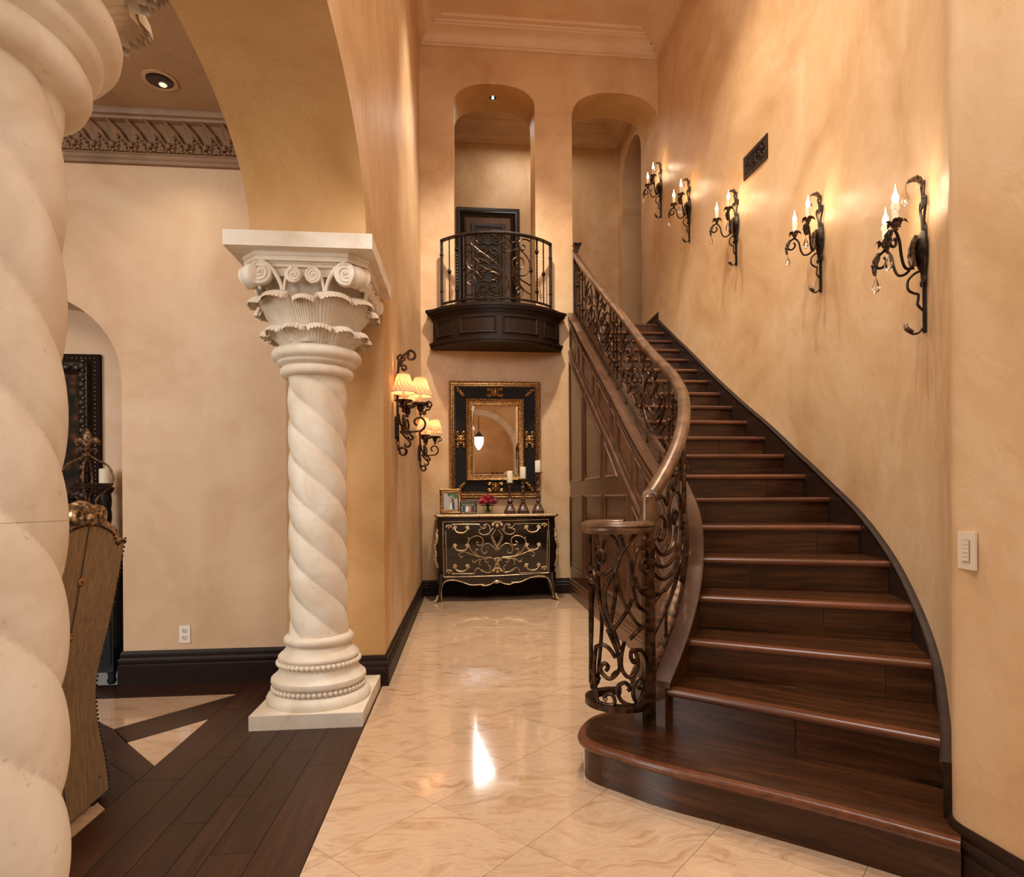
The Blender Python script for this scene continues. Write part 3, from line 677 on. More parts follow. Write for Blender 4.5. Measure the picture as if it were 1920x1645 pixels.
SCR = [C2((0.425,0.62),(0.496,0.62),(0.564,0.595),(0.616,0.496),(0.641,0.388),(0.652,0.275),(0.658,0.2),(0.662,0.124),(0.687,0.073),(0.776,0.029)),
 C2((0.51,0.62),(0.365,0.62),(0.211,0.587),(0.062,0.455),(0.009,0.337),(0.013,0.224),(0.111,0.188),(0.259,0.244),(0.352,0.336),(0.361,0.456),(0.287,0.526),(0.183,0.485),(0.097,0.399),(0.082,0.323),(0.156,0.296),(0.252,0.343),(0.293,0.42),(0.238,0.437),(0.187,0.38),(0.224,0.372)),
 C2((0.287,0.541),(0.408,0.598),(0.514,0.597),(0.59,0.541),(0.631,0.447)),
 C2((0.201,0.186),(0.272,0.283),(0.394,0.357),(0.537,0.392),(0.619,0.363),(0.655,0.292)),
 C2((0.39,0.469),(0.506,0.484),(0.61,0.438)),
 C2((0.643,0.506),(0.698,0.572),(0.704,0.62),(0.652,0.62),(0.608,0.591),(0.645,0.567),(0.678,0.612)),
 C2((0.647,0.406),(0.686,0.522),(0.755,0.615),(0.851,0.62),(0.889,0.616),(0.854,0.556),(0.786,0.524),(0.773,0.485),(0.817,0.463),(0.877,0.515),(0.849,0.543)),
 C2((0.861,0.534),(0.926,0.531),(0.958,0.48),(1.015,0.558),(1.149,0.62)),
 C2((0.678,0.166),(0.687,0.309),(0.766,0.417),(0.872,0.465),(0.924,0.426),(0.904,0.315),(0.944,0.273),(1.014,0.279)),
 C2((0.922,0.367),(0.857,0.377),(0.79,0.327),(0.781,0.29),(0.831,0.295),(0.859,0.337),(0.82,0.336)),
 C2((0.677,0.126),(0.759,0.071),(0.888,0.085),(1.034,0.172),(1.143,0.308),(1.188,0.429),(1.151,0.5),(1.063,0.495),(0.989,0.429),(0.976,0.367),(1.022,0.353),(1.079,0.407),(1.039,0.418)),
 C2((0.78,0.248),(0.822,0.197),(0.914,0.212),(1.037,0.295),(1.119,0.411)),
 C2((0.76,0.14),(0.865,0.14),(1.008,0.211),(1.135,0.332)),
 C2((0.112,0.218),(0.03,0.112),(0.049,0.076),(0.142,0.111),(0.175,0.159),(0.097,0.146)),
 C2((0.36,0.17),(0.319,0.209),(0.387,0.305),(0.474,0.327),(0.49,0.274),(0.419,0.188)),
 C2((0.468,0.071),(0.418,0.138),(0.437,0.216),(0.535,0.274),(0.601,0.273),(0.583,0.203),(0.504,0.151),(0.485,0.182),(0.545,0.217)),
 C2((0.21,0.049),(0.167,0.106),(0.238,0.164),(0.299,0.158),(0.236,0.074)),
 C2((0.307,0.078),(0.445,0.052),(0.586,0.107),(0.658,0.219)),
 C2((0.635,0.115),(0.58,0.074),(0.601,0.044),(0.661,0.084),(0.667,0.122)),
 C2((0.783,0.029),(0.911,0.052),(1.033,0.106),(1.145,0.196),(1.201,0.247),(1.264,0.255),(1.279,0.19)),
 C2((1.033,0.106),(1.144,0.134),(1.195,0.119),(1.16,0.072),(1.125,0.078),(1.156,0.11)),
 C2((1.195,0.119),(1.245,0.114),(1.223,0.063),(1.171,0.017))]
for s_hi in (7.11, 5.47, 3.83):
    sh = s_of_y(s_hi) if s_hi > 4 else s_near(1.392, 3.83); f = ms(sh); lim = sh-.02
    for sc in SCR:
        pts = [f(p) for p in sc if p[0] < lim]
        if len(pts) > 3: MB().tube(pts, .0105, 7).build('scroll', IRON, rl, True, off=ro)
    if lim < 1.1: pass
def baluster(s, kind):
    z0, z1 = zbm(s), zr(s)-.03; mb = MB(); p, T, n = at_s(s)
    if kind:
        N = 40; v = []
        for k in range(N+1):
            t = k/N; a = (0 if t < .25 or t > .75 else (t-.25)*PI*12); r_ = .0095
            for c in range(4): v.append((p.x+r_*1.3*math.cos(a+c*PI/2), p.y+r_*1.3*math.sin(a+c*PI/2), z0+(z1-z0)*t))
        mb.add(v, [(k*4+c, k*4+(c+1)%4, (k+1)*4+(c+1)%4, (k+1)*4+c) for k in range(N) for c in range(4)])
        ks = (.2, .8)
    else:
        mb.box((p.x-.008, p.y-.008, z0), (p.x+.008, p.y+.008, z1)); ks = (.5,)
    b = mb.build('baluster', IRON, rl, off=ro)
    for t in ks:
        MB().lathe([(.008,-.034),(.017,-.028),(.011,-.020),(.022,-.010),(.024,.0),(.022,.010),(.011,.020),(.017,.028),(.008,.034)], 10, (p.x, p.y, z0+(z1-z0)*t)).build('collar', IRON, b, True, off=ro)
for ya, yb in ((7.62,7.16),(5.90,5.51)):
    for k in range(4): baluster(s_of_y(ya+(yb-ya)*k/3), k in (1, 2))
s3 = s_near(1.392, 3.83)
for k in range(4): baluster(s3+.04+.11*k, k in (1, 2))
# volute newel cage
vc = Vector((.712, 2.80, 0)); VR = .135
def mv(p):
    a = -math.radians(p[0]); r = VR*(1-.0002*p[0]); return Vector((vc.x+r*math.cos(a), vc.y+r*math.sin(a), .31+p[1]))
H = .765
arc = lambda a0, a1, z, r=VR: [Vector((vc.x+r*(1-.0012*max(0, a-200))*math.cos(-math.radians(a)), vc.y+r*(1-.0012*max(0, a-200))*math.sin(-math.radians(a)), z)) for a in [a0+(a1-a0)*k/40 for k in range(41)]]
va = MB(); sweep(va, arc(4, 300, 1.095), [(a*.95, b*.9) for a, b in hp_]); va.build('volute_rail', RAILM, rl, 50, off=ro)
vb = MB(); sweep(vb, arc(2, 290, .295), [(-.022,-.014),(-.022,.014),(.022,.014),(.022,-.014)]); vb.build('volute_plate', IRON, rl, off=ro)
D = 1/VR*180/PI   # degrees per metre
def V(*items):
    """scroll on the cage, first coordinate in metres along the cage from the post"""
    return [(x*D, y) for x, y in path2(*items)]
VS = [C2((146.8,0.702),(153.0,0.743),(149.0,0.766),(132.5,0.769),(117.8,0.754),(105.9,0.722),(102.3,0.682),(107.5,0.633),(121.8,0.596),(137.2,0.575),(149.7,0.587),(153.0,0.627),(150.7,0.665),(141.1,0.688),(131.9,0.664),(137.0,0.626),(145.3,0.633),(143.9,0.65)),
 C2((54.5,0.77),(72.0,0.753),(87.1,0.705),(99.3,0.666),(107.9,0.609),(118.4,0.564),(129.0,0.518),(131.5,0.477),(127.8,0.421),(118.9,0.362),(108.8,0.303),(102.2,0.247)),
 C2((123.1,0.77),(107.5,0.77),(97.4,0.738),(92.4,0.698),(83.7,0.657),(77.3,0.608),(76.2,0.552),(71.8,0.486),(58.6,0.429),(17.0,0.386)),
 C2((24.1,0.614),(28.7,0.657),(40.7,0.688),(58.8,0.695),(69.8,0.664),(76.0,0.6),(75.5,0.531),(69.8,0.474)),
 C2((23.5,0.639),(47.7,0.638),(55.2,0.621),(51.1,0.588),(35.9,0.578),(17.0,0.596),(35.5,0.625)),
 C2((109.3,0.601),(107.8,0.545),(111.4,0.464),(118.9,0.366)),
 C2((108.0,0.593),(103.1,0.525),(94.8,0.464),(80.8,0.403),(64.8,0.355),(42.2,0.337),(17.0,0.341)),
 C2((150.3,0.624),(149.6,0.538),(143.7,0.457),(133.7,0.391),(122.6,0.341),(108.8,0.299)),
 C2((76.8,0.471),(86.2,0.424),(101.8,0.372),(113.8,0.332)),
 C2((70.5,0.571),(64.2,0.529),(51.4,0.51),(17.0,0.51)),
 C2((68.5,0.542),(57.0,0.5),(17.0,0.466)),
 C2((126.7,0.336),(116.6,0.291),(107.0,0.238),(102.8,0.187),(103.3,0.16),(111.1,0.131),(123.2,0.113),(136.2,0.128),(143.0,0.153),(133.8,0.18),(125.1,0.169),(129.4,0.148)),
 C2((93.2,0.284),(98.9,0.22),(98.3,0.164),(87.7,0.126),(74.6,0.134),(64.9,0.168),(67.7,0.22),(76.9,0.245),(80.8,0.218),(74.8,0.188),(69.0,0.201)),
 C2((154.1,0.251),(161.6,0.157),(159.1,0.059),(149.6,-0.001),(136.7,-0.005),(123.6,-0.005),(113.0,0.006),(115.3,0.038),(125.4,0.046),(134.2,0.026),(128.7,0.015)),
 C2((70.0,0.241),(53.8,0.234),(33.2,0.177),(38.7,0.1),(54.7,0.034),(68.4,-0.002),(88.1,0.003),(101.7,0.026),(107.4,0.062),(103.5,0.09),(91.8,0.1),(83.4,0.076),(87.5,0.062)),
 C2((70.3,0.013),(76.4,0.042),(72.9,0.092),(60.2,0.119),(50.5,0.087),(57.6,0.068),(65.2,0.075)),
 C2((154.7,0.246),(138.2,0.262),(122.8,0.249),(109.9,0.21)),
 C2((83.1,0.292),(64.8,0.326),(41.8,0.355)),
 C2((103.3,0.155),(113.1,0.14),(117.1,0.121))]
VS += [
 V((.44,.75),(.48,.55),(.50,.35),(.46,.12),('s',.42,.10,.045,0,-360,.012)),
 V((.36,.02),(.42,.22),(.46,.42),(.43,.6),('s',.40,.56,.045,40,400,.012)),
 V((.53,.75),(.56,.5),(.58,.3),(.55,.05),('s',.52,.06,.04,0,-360,.012)),
 V((.60,.72),(.55,.55),(.50,.42),(.47,.2),(.49,.02)),
]
for p in VS: MB().tube([mv(q) for q in p], .0095, 7).build('scroll', IRON, rl, True, off=ro)
# ------------------------------------------------------------------ twisted stone columns
def octa(h, ch): return [(h,-h+ch),(h,h-ch),(h-ch,h),(-h+ch,h),(-h,h-ch),(-h,-h+ch),(-h+ch,-h),(h-ch,-h)]
def leafmesh(r0, z0, r1, z1, w0, w1, ribs, curl=.05, lobes=5):
    """fluted leaf: trumpet-shaped body, lip rolled outwards and down with a scalloped edge"""
    mb = MB()
    def fn(u, v, h=0):
        s = (u-.5)*2; fl = abs(math.cos(s*PI*ribs/2))
        if v < .70:
            t = v/.70; r = r0+(r1-r0)*(t**1.7); z = z0+(z1-z0)*t
        else:
            t = (v-.70)/.30; a = t*PI*.92; r = r1+curl*(1-math.cos(a))*.5+.004*t; z = z1+curl*.55*math.sin(a)-curl*.10*t-(.010+.010*fl)*t*t
        w = w0+(w1-w0)*min(1, v/.7)**1.2; w *= (1-.16*max(0, (v-.88)/.12))
        r += .011*fl*(.35+.65*min(1, v*1.4))-.020*s*s*(.3+v)-h; z -= .030*s*s*max(0, v-.5)
        th = s*w/max(r, .05)*.5
        return (r*math.cos(th), r*math.sin(th), z)
    mb.grid(lambda u, v: fn(u, v), 28, 20); mb.grid(lambda u, v: fn(u, v, .016), 28, 20, True)
    return mb
def volmesh(R, wd):
    mb = MB().lathe([(R*.82,-wd),(R,-wd*.8),(R,-.004),(R*.92,0),(.0005,0)], 24)
    sp_ = [(x, y, .002) for x, y in spi(0, 0, R*.86, 0, 2*PI*2.2, R*.10, 44)]; mb.tube(sp_, [R*.075]*len(sp_), 6); mb.ball((0,0,.001), R*.15, 8, 4)
    # disc axis z -> rotate so that axis points to +x
    mb.v = [(z, y, x) for x, y, z in mb.v]; return mb
MESH = {}
MESH['l1'] = leafmesh(.192, 2.098, .262, 2.180, .100, .150, 7, .040).mesh('acanthus_leaf', STONE, 60)
MESH['l2'] = leafmesh(.200, 2.12, .318, 2.335, .110, .200, 9, .052).mesh('acanthus_leaf', STONE, 60)
MESH['l3'] = leafmesh(.206, 2.11, .300, 2.318, .100, .135, 9, .046).mesh('shell_leaf', STONE, 60)
MESH['v1'] = volmesh(.062, .05).mesh('volute', STONE, 40)
MESH['v2'] = volmesh(.044, .04).mesh('volute', STONE, 40)
MESH['bead'] = MB().ball((0,0,0), .0145, 10, 7).mesh('bead', STONE, True)
def shaftseg(z0, z1):
    mb = MB()
    def fn(u, v):
        z = z0+(z1-z0)*v; th = 2*PI*u; ps = th+2*PI*z/.775
        s = abs(math.sin(2*ps)); r = .1455+.0205*(s**.5)
        return (r*math.cos(th), r*math.sin(th), z)
    n = int((z1-z0)/.009); mb.grid(fn, 128, n, wrapu=True)
    k = len(mb.v); mb.f += [tuple(range(127,-1,-1)), tuple(k-128+i for i in range(128))]; return mb
MESH['s1'] = shaftseg(.45, 1.1994).mesh('shaft_drum', STONE, 50); MESH['s2'] = shaftseg(1.2, 1.945).mesh('shaft_drum', STONE, 50)
def column(loc, label):
    c = thing('twisted_column', loc, label, 'column', 'twisted stone arcade columns')
    MB().box((-.298,-.312,0), (.298,.30 if loc[1] < 2 else .40,.078)).build('plinth', STONE, c)
    base = MB().lathe([(.288,.078),(.292,.088),(.291,.105),(.280,.124),(.262,.137),(.250,.140),(.246,.146),(.246,.170),(.252,.174),(.262,.182),(.267,.195),(.264,.212),(.247,.226),(.236,.234),(.226,.25),(.222,.262),(.219,.275),(.219,.318),(.226,.322),(.227,.332),(.222,.340),(.200,.358),(.185,.375),(.178,.392),(.178,.400),(.189,.404),(.196,.416),(.197,.428),(.193,.440),(.182,.449),(.150,.452)], 72).build('base_moulding', STONE, c, 40)
    for R, z, n in ((.254,.157,56), (.226,.297,50)):
        for k in range(n): inst('bead', MESH['bead'], base, (R*math.cos(2*PI*k/n), R*math.sin(2*PI*k/n), z))
    inst('shaft_drum', MESH['s1'], c); inst('shaft_drum', MESH['s2'], c)
    MB().lathe([(.15,1.935),(.185,1.937),(.199,1.945),(.205,1.960),(.205,1.975),(.198,1.990),(.190,1.996),(.196,2.000),(.214,2.006),(.222,2.016),(.222,2.024),(.226,2.028),(.240,2.034),(.250,2.048),(.252,2.064),(.247,2.080),(.236,2.092),(.21,2.100),(.16,2.102)], 72).build('neck_moulding', STONE, c, 40)
    MB().lathe([(.185,2.098),(.19,2.2),(.205,2.3),(.235,2.38),(.272,2.43),(.285,2.45),(.16,2.455)], 48).build('capital_bell', STONE, c, True)
    for k in range(12): inst('acanthus_leaf', MESH['l1'], c, rot=(0,0,2*PI*(k+.5)/12))
    for q in range(4):
        fa = q*PI/2
        for d in (-.52, .52): inst('acanthus_leaf', MESH['l2'], c, rot=(0,0,fa+d))
        inst('shell_leaf', MESH['l3'], c, rot=(0,0,fa))
        d = Vector((math.cos(fa), math.sin(fa), 0)); t = Vector((-d.y, d.x, 0))
        for sx in (-1, 1):
            p = d*.325+t*(.225*sx); inst('volute', MESH['v1'], c, (p.x, p.y, 2.448), (0, 0, fa), (1, sx, 1))
            p = d*.322+t*(.052*sx); inst('volute', MESH['v2'], c, (p.x, p.y, 2.440), (0, 0, fa), (1, -sx, 1))
            for (t0, t1, w) in (((.115, 2.36), (.225, 2.505), .017), ((.105, 2.36), (.052, 2.478), .013)):
                pts = []
                for k in range(9):
                    u = k/8; tt = t0[0]+(t1[0]-t0[0])*u**1.5; zz_ = t0[1]+(t1[1]-t0[1])*(1-(1-u)**1.6); pts.append(d*(.295+.022*u)+t*(tt*sx)+Vector((0,0,zz_)))
                MB().tube(pts, [w*(.5+.5*k/8) for k in range(9)], 8).build('stalk', STONE, c, True)
        ca = fa+PI/4; cd = Vector((math.cos(ca), math.sin(ca), 0)); ct = Vector((-cd.y, cd.x, 0)); p = cd*.385
        bm_ = MB().lathe([(.046,-.062),(.056,-.055),(.050,-.035),(.058,-.022),(.060,0),(.058,.022),(.050,.035),(.056,.055),(.046,.062)], 20)
        bm_.v = [tuple(p+cd*x+Vector((0,0,2.446+y))+ct*z) for x, y, z in bm_.v]; bm_.build('volute_barrel', STONE, c, 40)
    ab = MB()
    for h, ch, z0, z1 in ((.300,.085,2.486,2.503),(.308,.088,2.503,2.509),(.332,.095,2.509,2.534),(.338,.097,2.534,2.556)): ab.prism(octa(h, ch), z0, z1)
    ab.build('abacus', STONE, c)
    MB().prism(octa(.285,.08), 2.44, 2.488).build('abacus_neck', STONE, c)
    MB().box((-.382,-.402,2.555), (.378,.402 if loc[1] < 2 else .43,2.635)).build('top_slab', STONE, c)
    return c
YC1, YC2 = 3.702, 1.095
column((-.852, YC1, 0), 'twisted pale limestone column with leafy capital standing against the ochre pier')
column((-.852, YC2, 0), 'large twisted stone column filling the left edge nearest the camera')
# ------------------------------------------------------------------ rectangular moulded frame helper (in local x,z plane, facing -y)
def rframe(w0, h0, w1, h1, prof, mat, name, parent, smooth=40):
    """frame ring between outer w0 x h0 and inner w1 x h1 (half sizes); prof = list of (t 0..1, depth)"""
    mb = MB(); V = []
    for t, d in prof:
        w_, h_ = w0+(w1-w0)*t, h0+(h1-h0)*t
        V += [(-w_,-d,-h_),(w_,-d,-h_),(w_,-d,h_),(-w_,-d,h_)]
    mb.add(V, [(j*4+k, j*4+(k+1)%4, (j+1)*4+(k+1)%4, (j+1)*4+k) for j in range(len(prof)-1) for k in range(4)])
    return mb.build(name, mat, parent, smooth)
def beads_rect(w_, h_, y, r, step, mat, name, parent):
    mb = MB()
    for s in (-1, 1):
        n = int(2*w_/step)
        for k in range(n+1): mb.ball((-w_+2*w_*k/n, y, s*h_), r, 6, 4)
        n = int(2*h_/step)
        for k in range(1, n): mb.ball((s*w_, y, -h_+2*h_*k/n), r, 6, 4)
    o = mb.build(name, mat, parent, True); return o
def tubes(curves, f, r, mat, name, parent, n=6, taper=False, off=(0,0,0)):
    out = []
    for c in curves:
        pts = [f(p) for p in c]; rr = [r*(1-.45*k/(len(pts)-1)) for k in range(len(pts))] if taper else r
        out.append(MB().tube(pts, rr, n).build(name, mat, parent, True, off=off))
    return out
def C2(*pts, n=4): return [(p.x, p.y) for p in cr([(a, b, 0) for a, b in pts], n)]
# ------------------------------------------------------------------ wall mirror
mi = thing('wall_mirror', (.401, 7.828, 1.977), 'large mirror in a black and gold frame hanging above the black chest', 'mirror'); mi.rotation_euler = (math.radians(1.2), 0, 0)
W0, H0 = .580, .738
rframe(W0, H0, W0-.065, H0-.065, [(0,0),(0,.045),(.12,.055),(.3,.05),(.4,.06),(.6,.062),(.75,.05),(.9,.052),(1,.04)], GOLD, 'outer_frame', mi)
rframe(W0-.064, H0-.064, .365, .515, [(0,.040),(.5,.034),(1,.034)], m_plain('frame_black', srgb(26,22,19), .6, 0, Specular_IOR_Level=.2), 'black_panel', mi)
rframe(.368, .518, .290, .440, [(0,.03),(0,.05),(.15,.06),(.3,.052),(.4,.05),(.75,.042),(.9,.046),(1,.03)], GOLD, 'inner_frame', mi)
beads_rect(.355, .505, -.058, .009, .024, GOLD, 'bead_border', mi); beads_rect(W0-.07, H0-.07, -.047, .008, .03, GOLD, 'bead_border', mi)
MB().add([(-.262,-.026,-.412),(.262,-.026,-.412),(.262,-.026,.412),(-.262,-.026,.412)], [(0,1,2,3)]).build('mirror_glass', MIRR, mi)
rframe(.290, .440, .262, .412, [(0,.0245),(1,.026)], MIRR, 'bevelled_edge', mi, False)
def cartouche(wd, ht):
    mb = MB(); f = lambda p: (p[0]*wd, -.042, p[1]*ht)
    for s in (-1, 1):
        for c in (path2((0,.1),(s*.3,.35),('s',s*.72,.62,.30,180 if s > 0 else 0,(-250 if s > 0 else 430),.06)), path2((0,-.1),(s*.3,-.35),('s',s*.72,-.62,.30,180 if s > 0 else 0,(610 if s > 0 else -430),.06)), path2((s*.1,-.8),(s*.42,0),(s*.1,.8))):
            mb.tube([f(p) for p in c], .011, 6)
    for k in range(5): mb.ball((0, -.046, (k-2)*.36*ht), .018-.002*abs(k-2), 8, 5)
    mb.ball((0,-.045,0), .03, 10, 6, (1,.6,1)); return mb
for (x, z, r) in ((0,.60,0),(0,-.60,0),(-.438,0,1),(.438,0,1)):
    o = cartouche(.105,.058).build('gilt_cartouche', GOLD, mi, True); o.location = (x, 0, z); o.rotation_euler = (0, (PI/2 if r else 0), 0)
cs = MB()
for k in range(6): cs.ball((0,-.044,-.06+k*.024), .012+.010*(k < 3), 8, 5); cs.ball((.016*(1 if k % 2 else -1),-.042,-.05+k*.02), .013, 6, 4)
cm = cs.mesh('corner_ornament', GOLD, True)
for sx in (-1, 1):
    for sz in (-1, 1): inst('corner_ornament', cm, mi, (sx*.44, 0, sz*.60), (0, sx*sz*PI/4+(0 if sz > 0 else PI), 0))
# ------------------------------------------------------------------ bombe chest
ch = thing('bombe_chest', (.388, 7.57, 0), 'black lacquered bombe chest with gilt scrollwork standing under the mirror', 'chest')
def cw(z): return .706+.036*math.exp(-((z-.60)/.20)**2)-.012*math.exp(-((z-.28)/.1)**2)
def cf(z): return .222+.05*math.exp(-((z-.72)/.26)**2)-.01*math.exp(-((z-.26)/.1)**2)
def S(x, z, d=0): return Vector((x, -(cf(z)+.022*(1-(x/.74)**2)+d), z))
bd = MB(); zs = [.27+.73*k/24 for k in range(25)]; V = []
for z in zs:
    w_ = cw(z); row = [(-w_,.225,z)]; fx = w_-.045
    row.append((-w_,-cf(z)+.055,z))
    for k in range(15): row.append(tuple(S(-fx+2*fx*k/14, z)))
    row += [(w_,-cf(z)+.055,z),(w_,.225,z)]; V += row
K = 19; bd.add(V, [(j*K+k, j*K+(k+1)%K, (j+1)*K+(k+1)%K, (j+1)*K+k) for j in range(24) for k in range(K)]+[tuple(range(K)), tuple(24*K+k for k in range(K))])
bd.build('body', BLK, ch, 50)
tp = MB(); tw = [(-.735,.232),(-.735,-.20),(-.70,-.262)]+[(-.70+1.4*k/14, -.262-.03*(1-((-.70+1.4*k/14)/.74)**2)) for k in range(1, 14)]+[(.70,-.262),(.735,-.20),(.735,.232)]
tp.prism(tw, 1.012, 1.045); tp.prism([(x*.985, y*.97) for x, y in tw], .998, 1.013)
tpo = tp.build('top', BLK, ch); MB().tube([(x, y, 1.028) for x, y in tw], .0165, 8).build('gilt_edge', GILT, tpo, True)
def zx(a): return (a-975)*.000927
def zy(b): return 1.027-(b-459)*.000927
F = lambda p, d=.006: S(zx(p[0]), zy(p[1]), d)
for z0, z1 in ((.803,.955),(.538,.797),(.312,.532)):
    mb = MB(); mb.grid(lambda u, v: S(-.632+1.258*u, z0+(z1-z0)*v, .006), 20, 8); mb.grid(lambda u, v: S(-.632+1.258*u, z0+(z1-z0)*v, -.01), 20, 8, True)
    dr = mb.build('drawer', BLK, ch, 50)
    for hx in (-.425, .425):
        zc = (z0+z1)/2-.0
        h = MB().tube([S(hx+.07*math.cos(a), zc-.012-.042*math.sin(a), .012+.022*math.sin(a)) for a in [PI*k/14 for k in range(15)]], [.006+.003*math.sin(PI*k/14) for k in range(15)], 6)
        for sx in (-1, 1):
            for (dx, dz, r_) in ((0,0,.014),(.016,.016,.013),(-.012,.018,.012),(.004,.03,.011),(.022,-.004,.010)): h.ball(tuple(S(hx+sx*(.07+dx), zc+dz-.006, .012)), r_, 7, 4, (1,.6,1))
        h.build('handle', GILT, dr, True)
def mirror_pts(c): return [(1950-a, b) for a, b in c]
half = [C2((320,650),(326,900),(330,1175),n=2), C2((400,570),(560,566),(752,570),n=2), C2((400,1200),(540,1202),(680,1200),(690,1160),(735,1132),(775,1170),(850,1192)),
 C2((752,570),(765,600),(795,622),(828,610),(835,585),(812,578),(806,596)), C2((775,640),(760,632),(742,648),(752,680),(800,702),(860,690),(900,650),(925,620)),
 C2((800,600),(815,572),(850,566),(882,600),(886,648)), C2((985,890),(930,800),(903,735),(925,685),(960,640)), C2((985,880),(950,800),(925,752),(920,725)),
 C2((905,992),(800,990),(700,958),(630,880),(604,800),(640,742),(720,716),(780,742),(796,790),(770,836),(725,830),(715,798),(740,792)),
 C2((965,905),(920,850),(860,815),(800,832),(774,890),(800,940),(838,932),(836,905)), C2((760,992),(640,950),(560,918),(505,935),(490,968),(518,990),(536,970)),
 C2((740,982),(700,930),(708,888),(735,895)), C2((900,1000),(830,1008),(740,1022),(690,1052),(660,1046),(665,1022)), C2((950,1030),(920,1005),(870,1000),(822,1030),(842,1062),(866,1045)),
 C2((985,1060),(940,1130),(885,1188),(820,1184),(765,1148)), C2((880,1165),(890,1115),(855,1095)), C2((940,1000),(960,1060),(950,1110)), C2((610,790),(615,750),(600,735)), C2((770,1010),(745,1060),(758,1095))]
tubes(half+[mirror_pts(c) for c in half], lambda p: F(p, .008), .0048, GILT, 'gilt_scroll', ch, 5)
for (a, b, s_) in ((980,580,1.5),(980,1170,1.3),(985,1030,1.0),(360,600,.8),(1590,590,.8),(360,1175,.8),(1590,1150,.8)):
    mb = MB()
    for k in range(7):
        an = PI*k/6; mb.ball(tuple(F((a+38*s_*math.cos(an), b-26*s_*math.sin(an)), .006)), .012*s_, 7, 4, (1,.5,1))
    mb.ball(tuple(F((a, b+12), .006)), .015*s_, 8, 5, (1,.5,1)); mb.build('gilt_rosette', GILT, ch, True)
# gilt line round drawers and apron
for pts in ([(290,1240),(288,900),(285,535)], [(285,535),(960,528),(1645,515)], [(1645,515),(1652,900),(1650,1205)], [(290,1242),(960,1236),(1650,1208)]):
    MB().tube([F((p.x, p.y), .007) for p in cr([(a, b, 0) for a, b in pts], 8)], .004, 5).build('gilt_line', GILT, ch, True)
apc = C2((262,1545),(262,1400),(300,1310),(400,1284),(520,1310),(640,1350),(770,1348),(800,1362),(880,1350),(975,1305),(1070,1342),(1150,1350),(1180,1330),(1280,1322),(1420,1268),(1560,1255),(1650,1300),(1690,1420),(1710,1540))
apm = MB(); AP = [p for p in apc if p[1] < 1365 and 290 < p[0] < 1670]
apm.add([tuple(S(zx(a), .30, .001)) for a, b in AP]+[tuple(S(zx(a), zy(b), .001)) for a, b in AP]+[tuple(S(zx(a), zy(b), -.03)) for a, b in AP],
        [(i, i+1, len(AP)+i+1, len(AP)+i) for i in range(len(AP)-1)]+[(len(AP)+i, len(AP)+i+1, 2*len(AP)+i+1, 2*len(AP)+i) for i in range(len(AP)-1)])
apm.build('apron', BLK, ch, 40)
MB().tube([F(p, .003) for p in apc], .0065, 6).build('gilt_line', GILT, ch, True)
for k, (a, b) in enumerate(((970,1315),(790,1355),(1175,1335))): MB().ball(tuple(F((a, b), .006)), .026 if k == 0 else .015, 10, 6, (1.5,.5,.8)).build('gilt_rosette', GILT, ch, True)
for sx in (-1, 1):
    for yb in (-.215, .19):
        P = [(sx*.672,yb,.34),(sx*.676,yb,.26),(sx*.684,yb-.004,.18),(sx*.694,yb-.008,.10),(sx*.706,yb-.016,.045),(sx*.722,yb-.03,.012)]
        lg = MB().tube(cr(P, 5), [.042-.022*k/25 for k in range(26)], 10).build('leg', BLK, ch, True)
        if yb < 0:
            MB().tube(cr([(sx*.705,yb-.026,.085),(sx*.714,yb-.036,.045),(sx*.732,yb-.05,.015),(sx*.74,yb-.056,.03)], 4), .014, 8).build('sabot', GILT, lg, True)
            mb = MB(); c = [Vector((sx*(cw(z)-.012+.008*math.sin(z*40)), -cf(z)+.035-.01*math.cos(z*34), z)) for z in [.42+.44*k/30 for k in range(31)]]
            mb.tube(c, [.012+.006*abs(math.sin(k*.7)) for k in range(31)], 7)
            for k in range(0, 31, 3): mb.ball(tuple(c[k]+Vector((sx*.006,-.008,0))), .015, 7, 4)
            mb.build('ormolu_mount', GILT, ch, True)
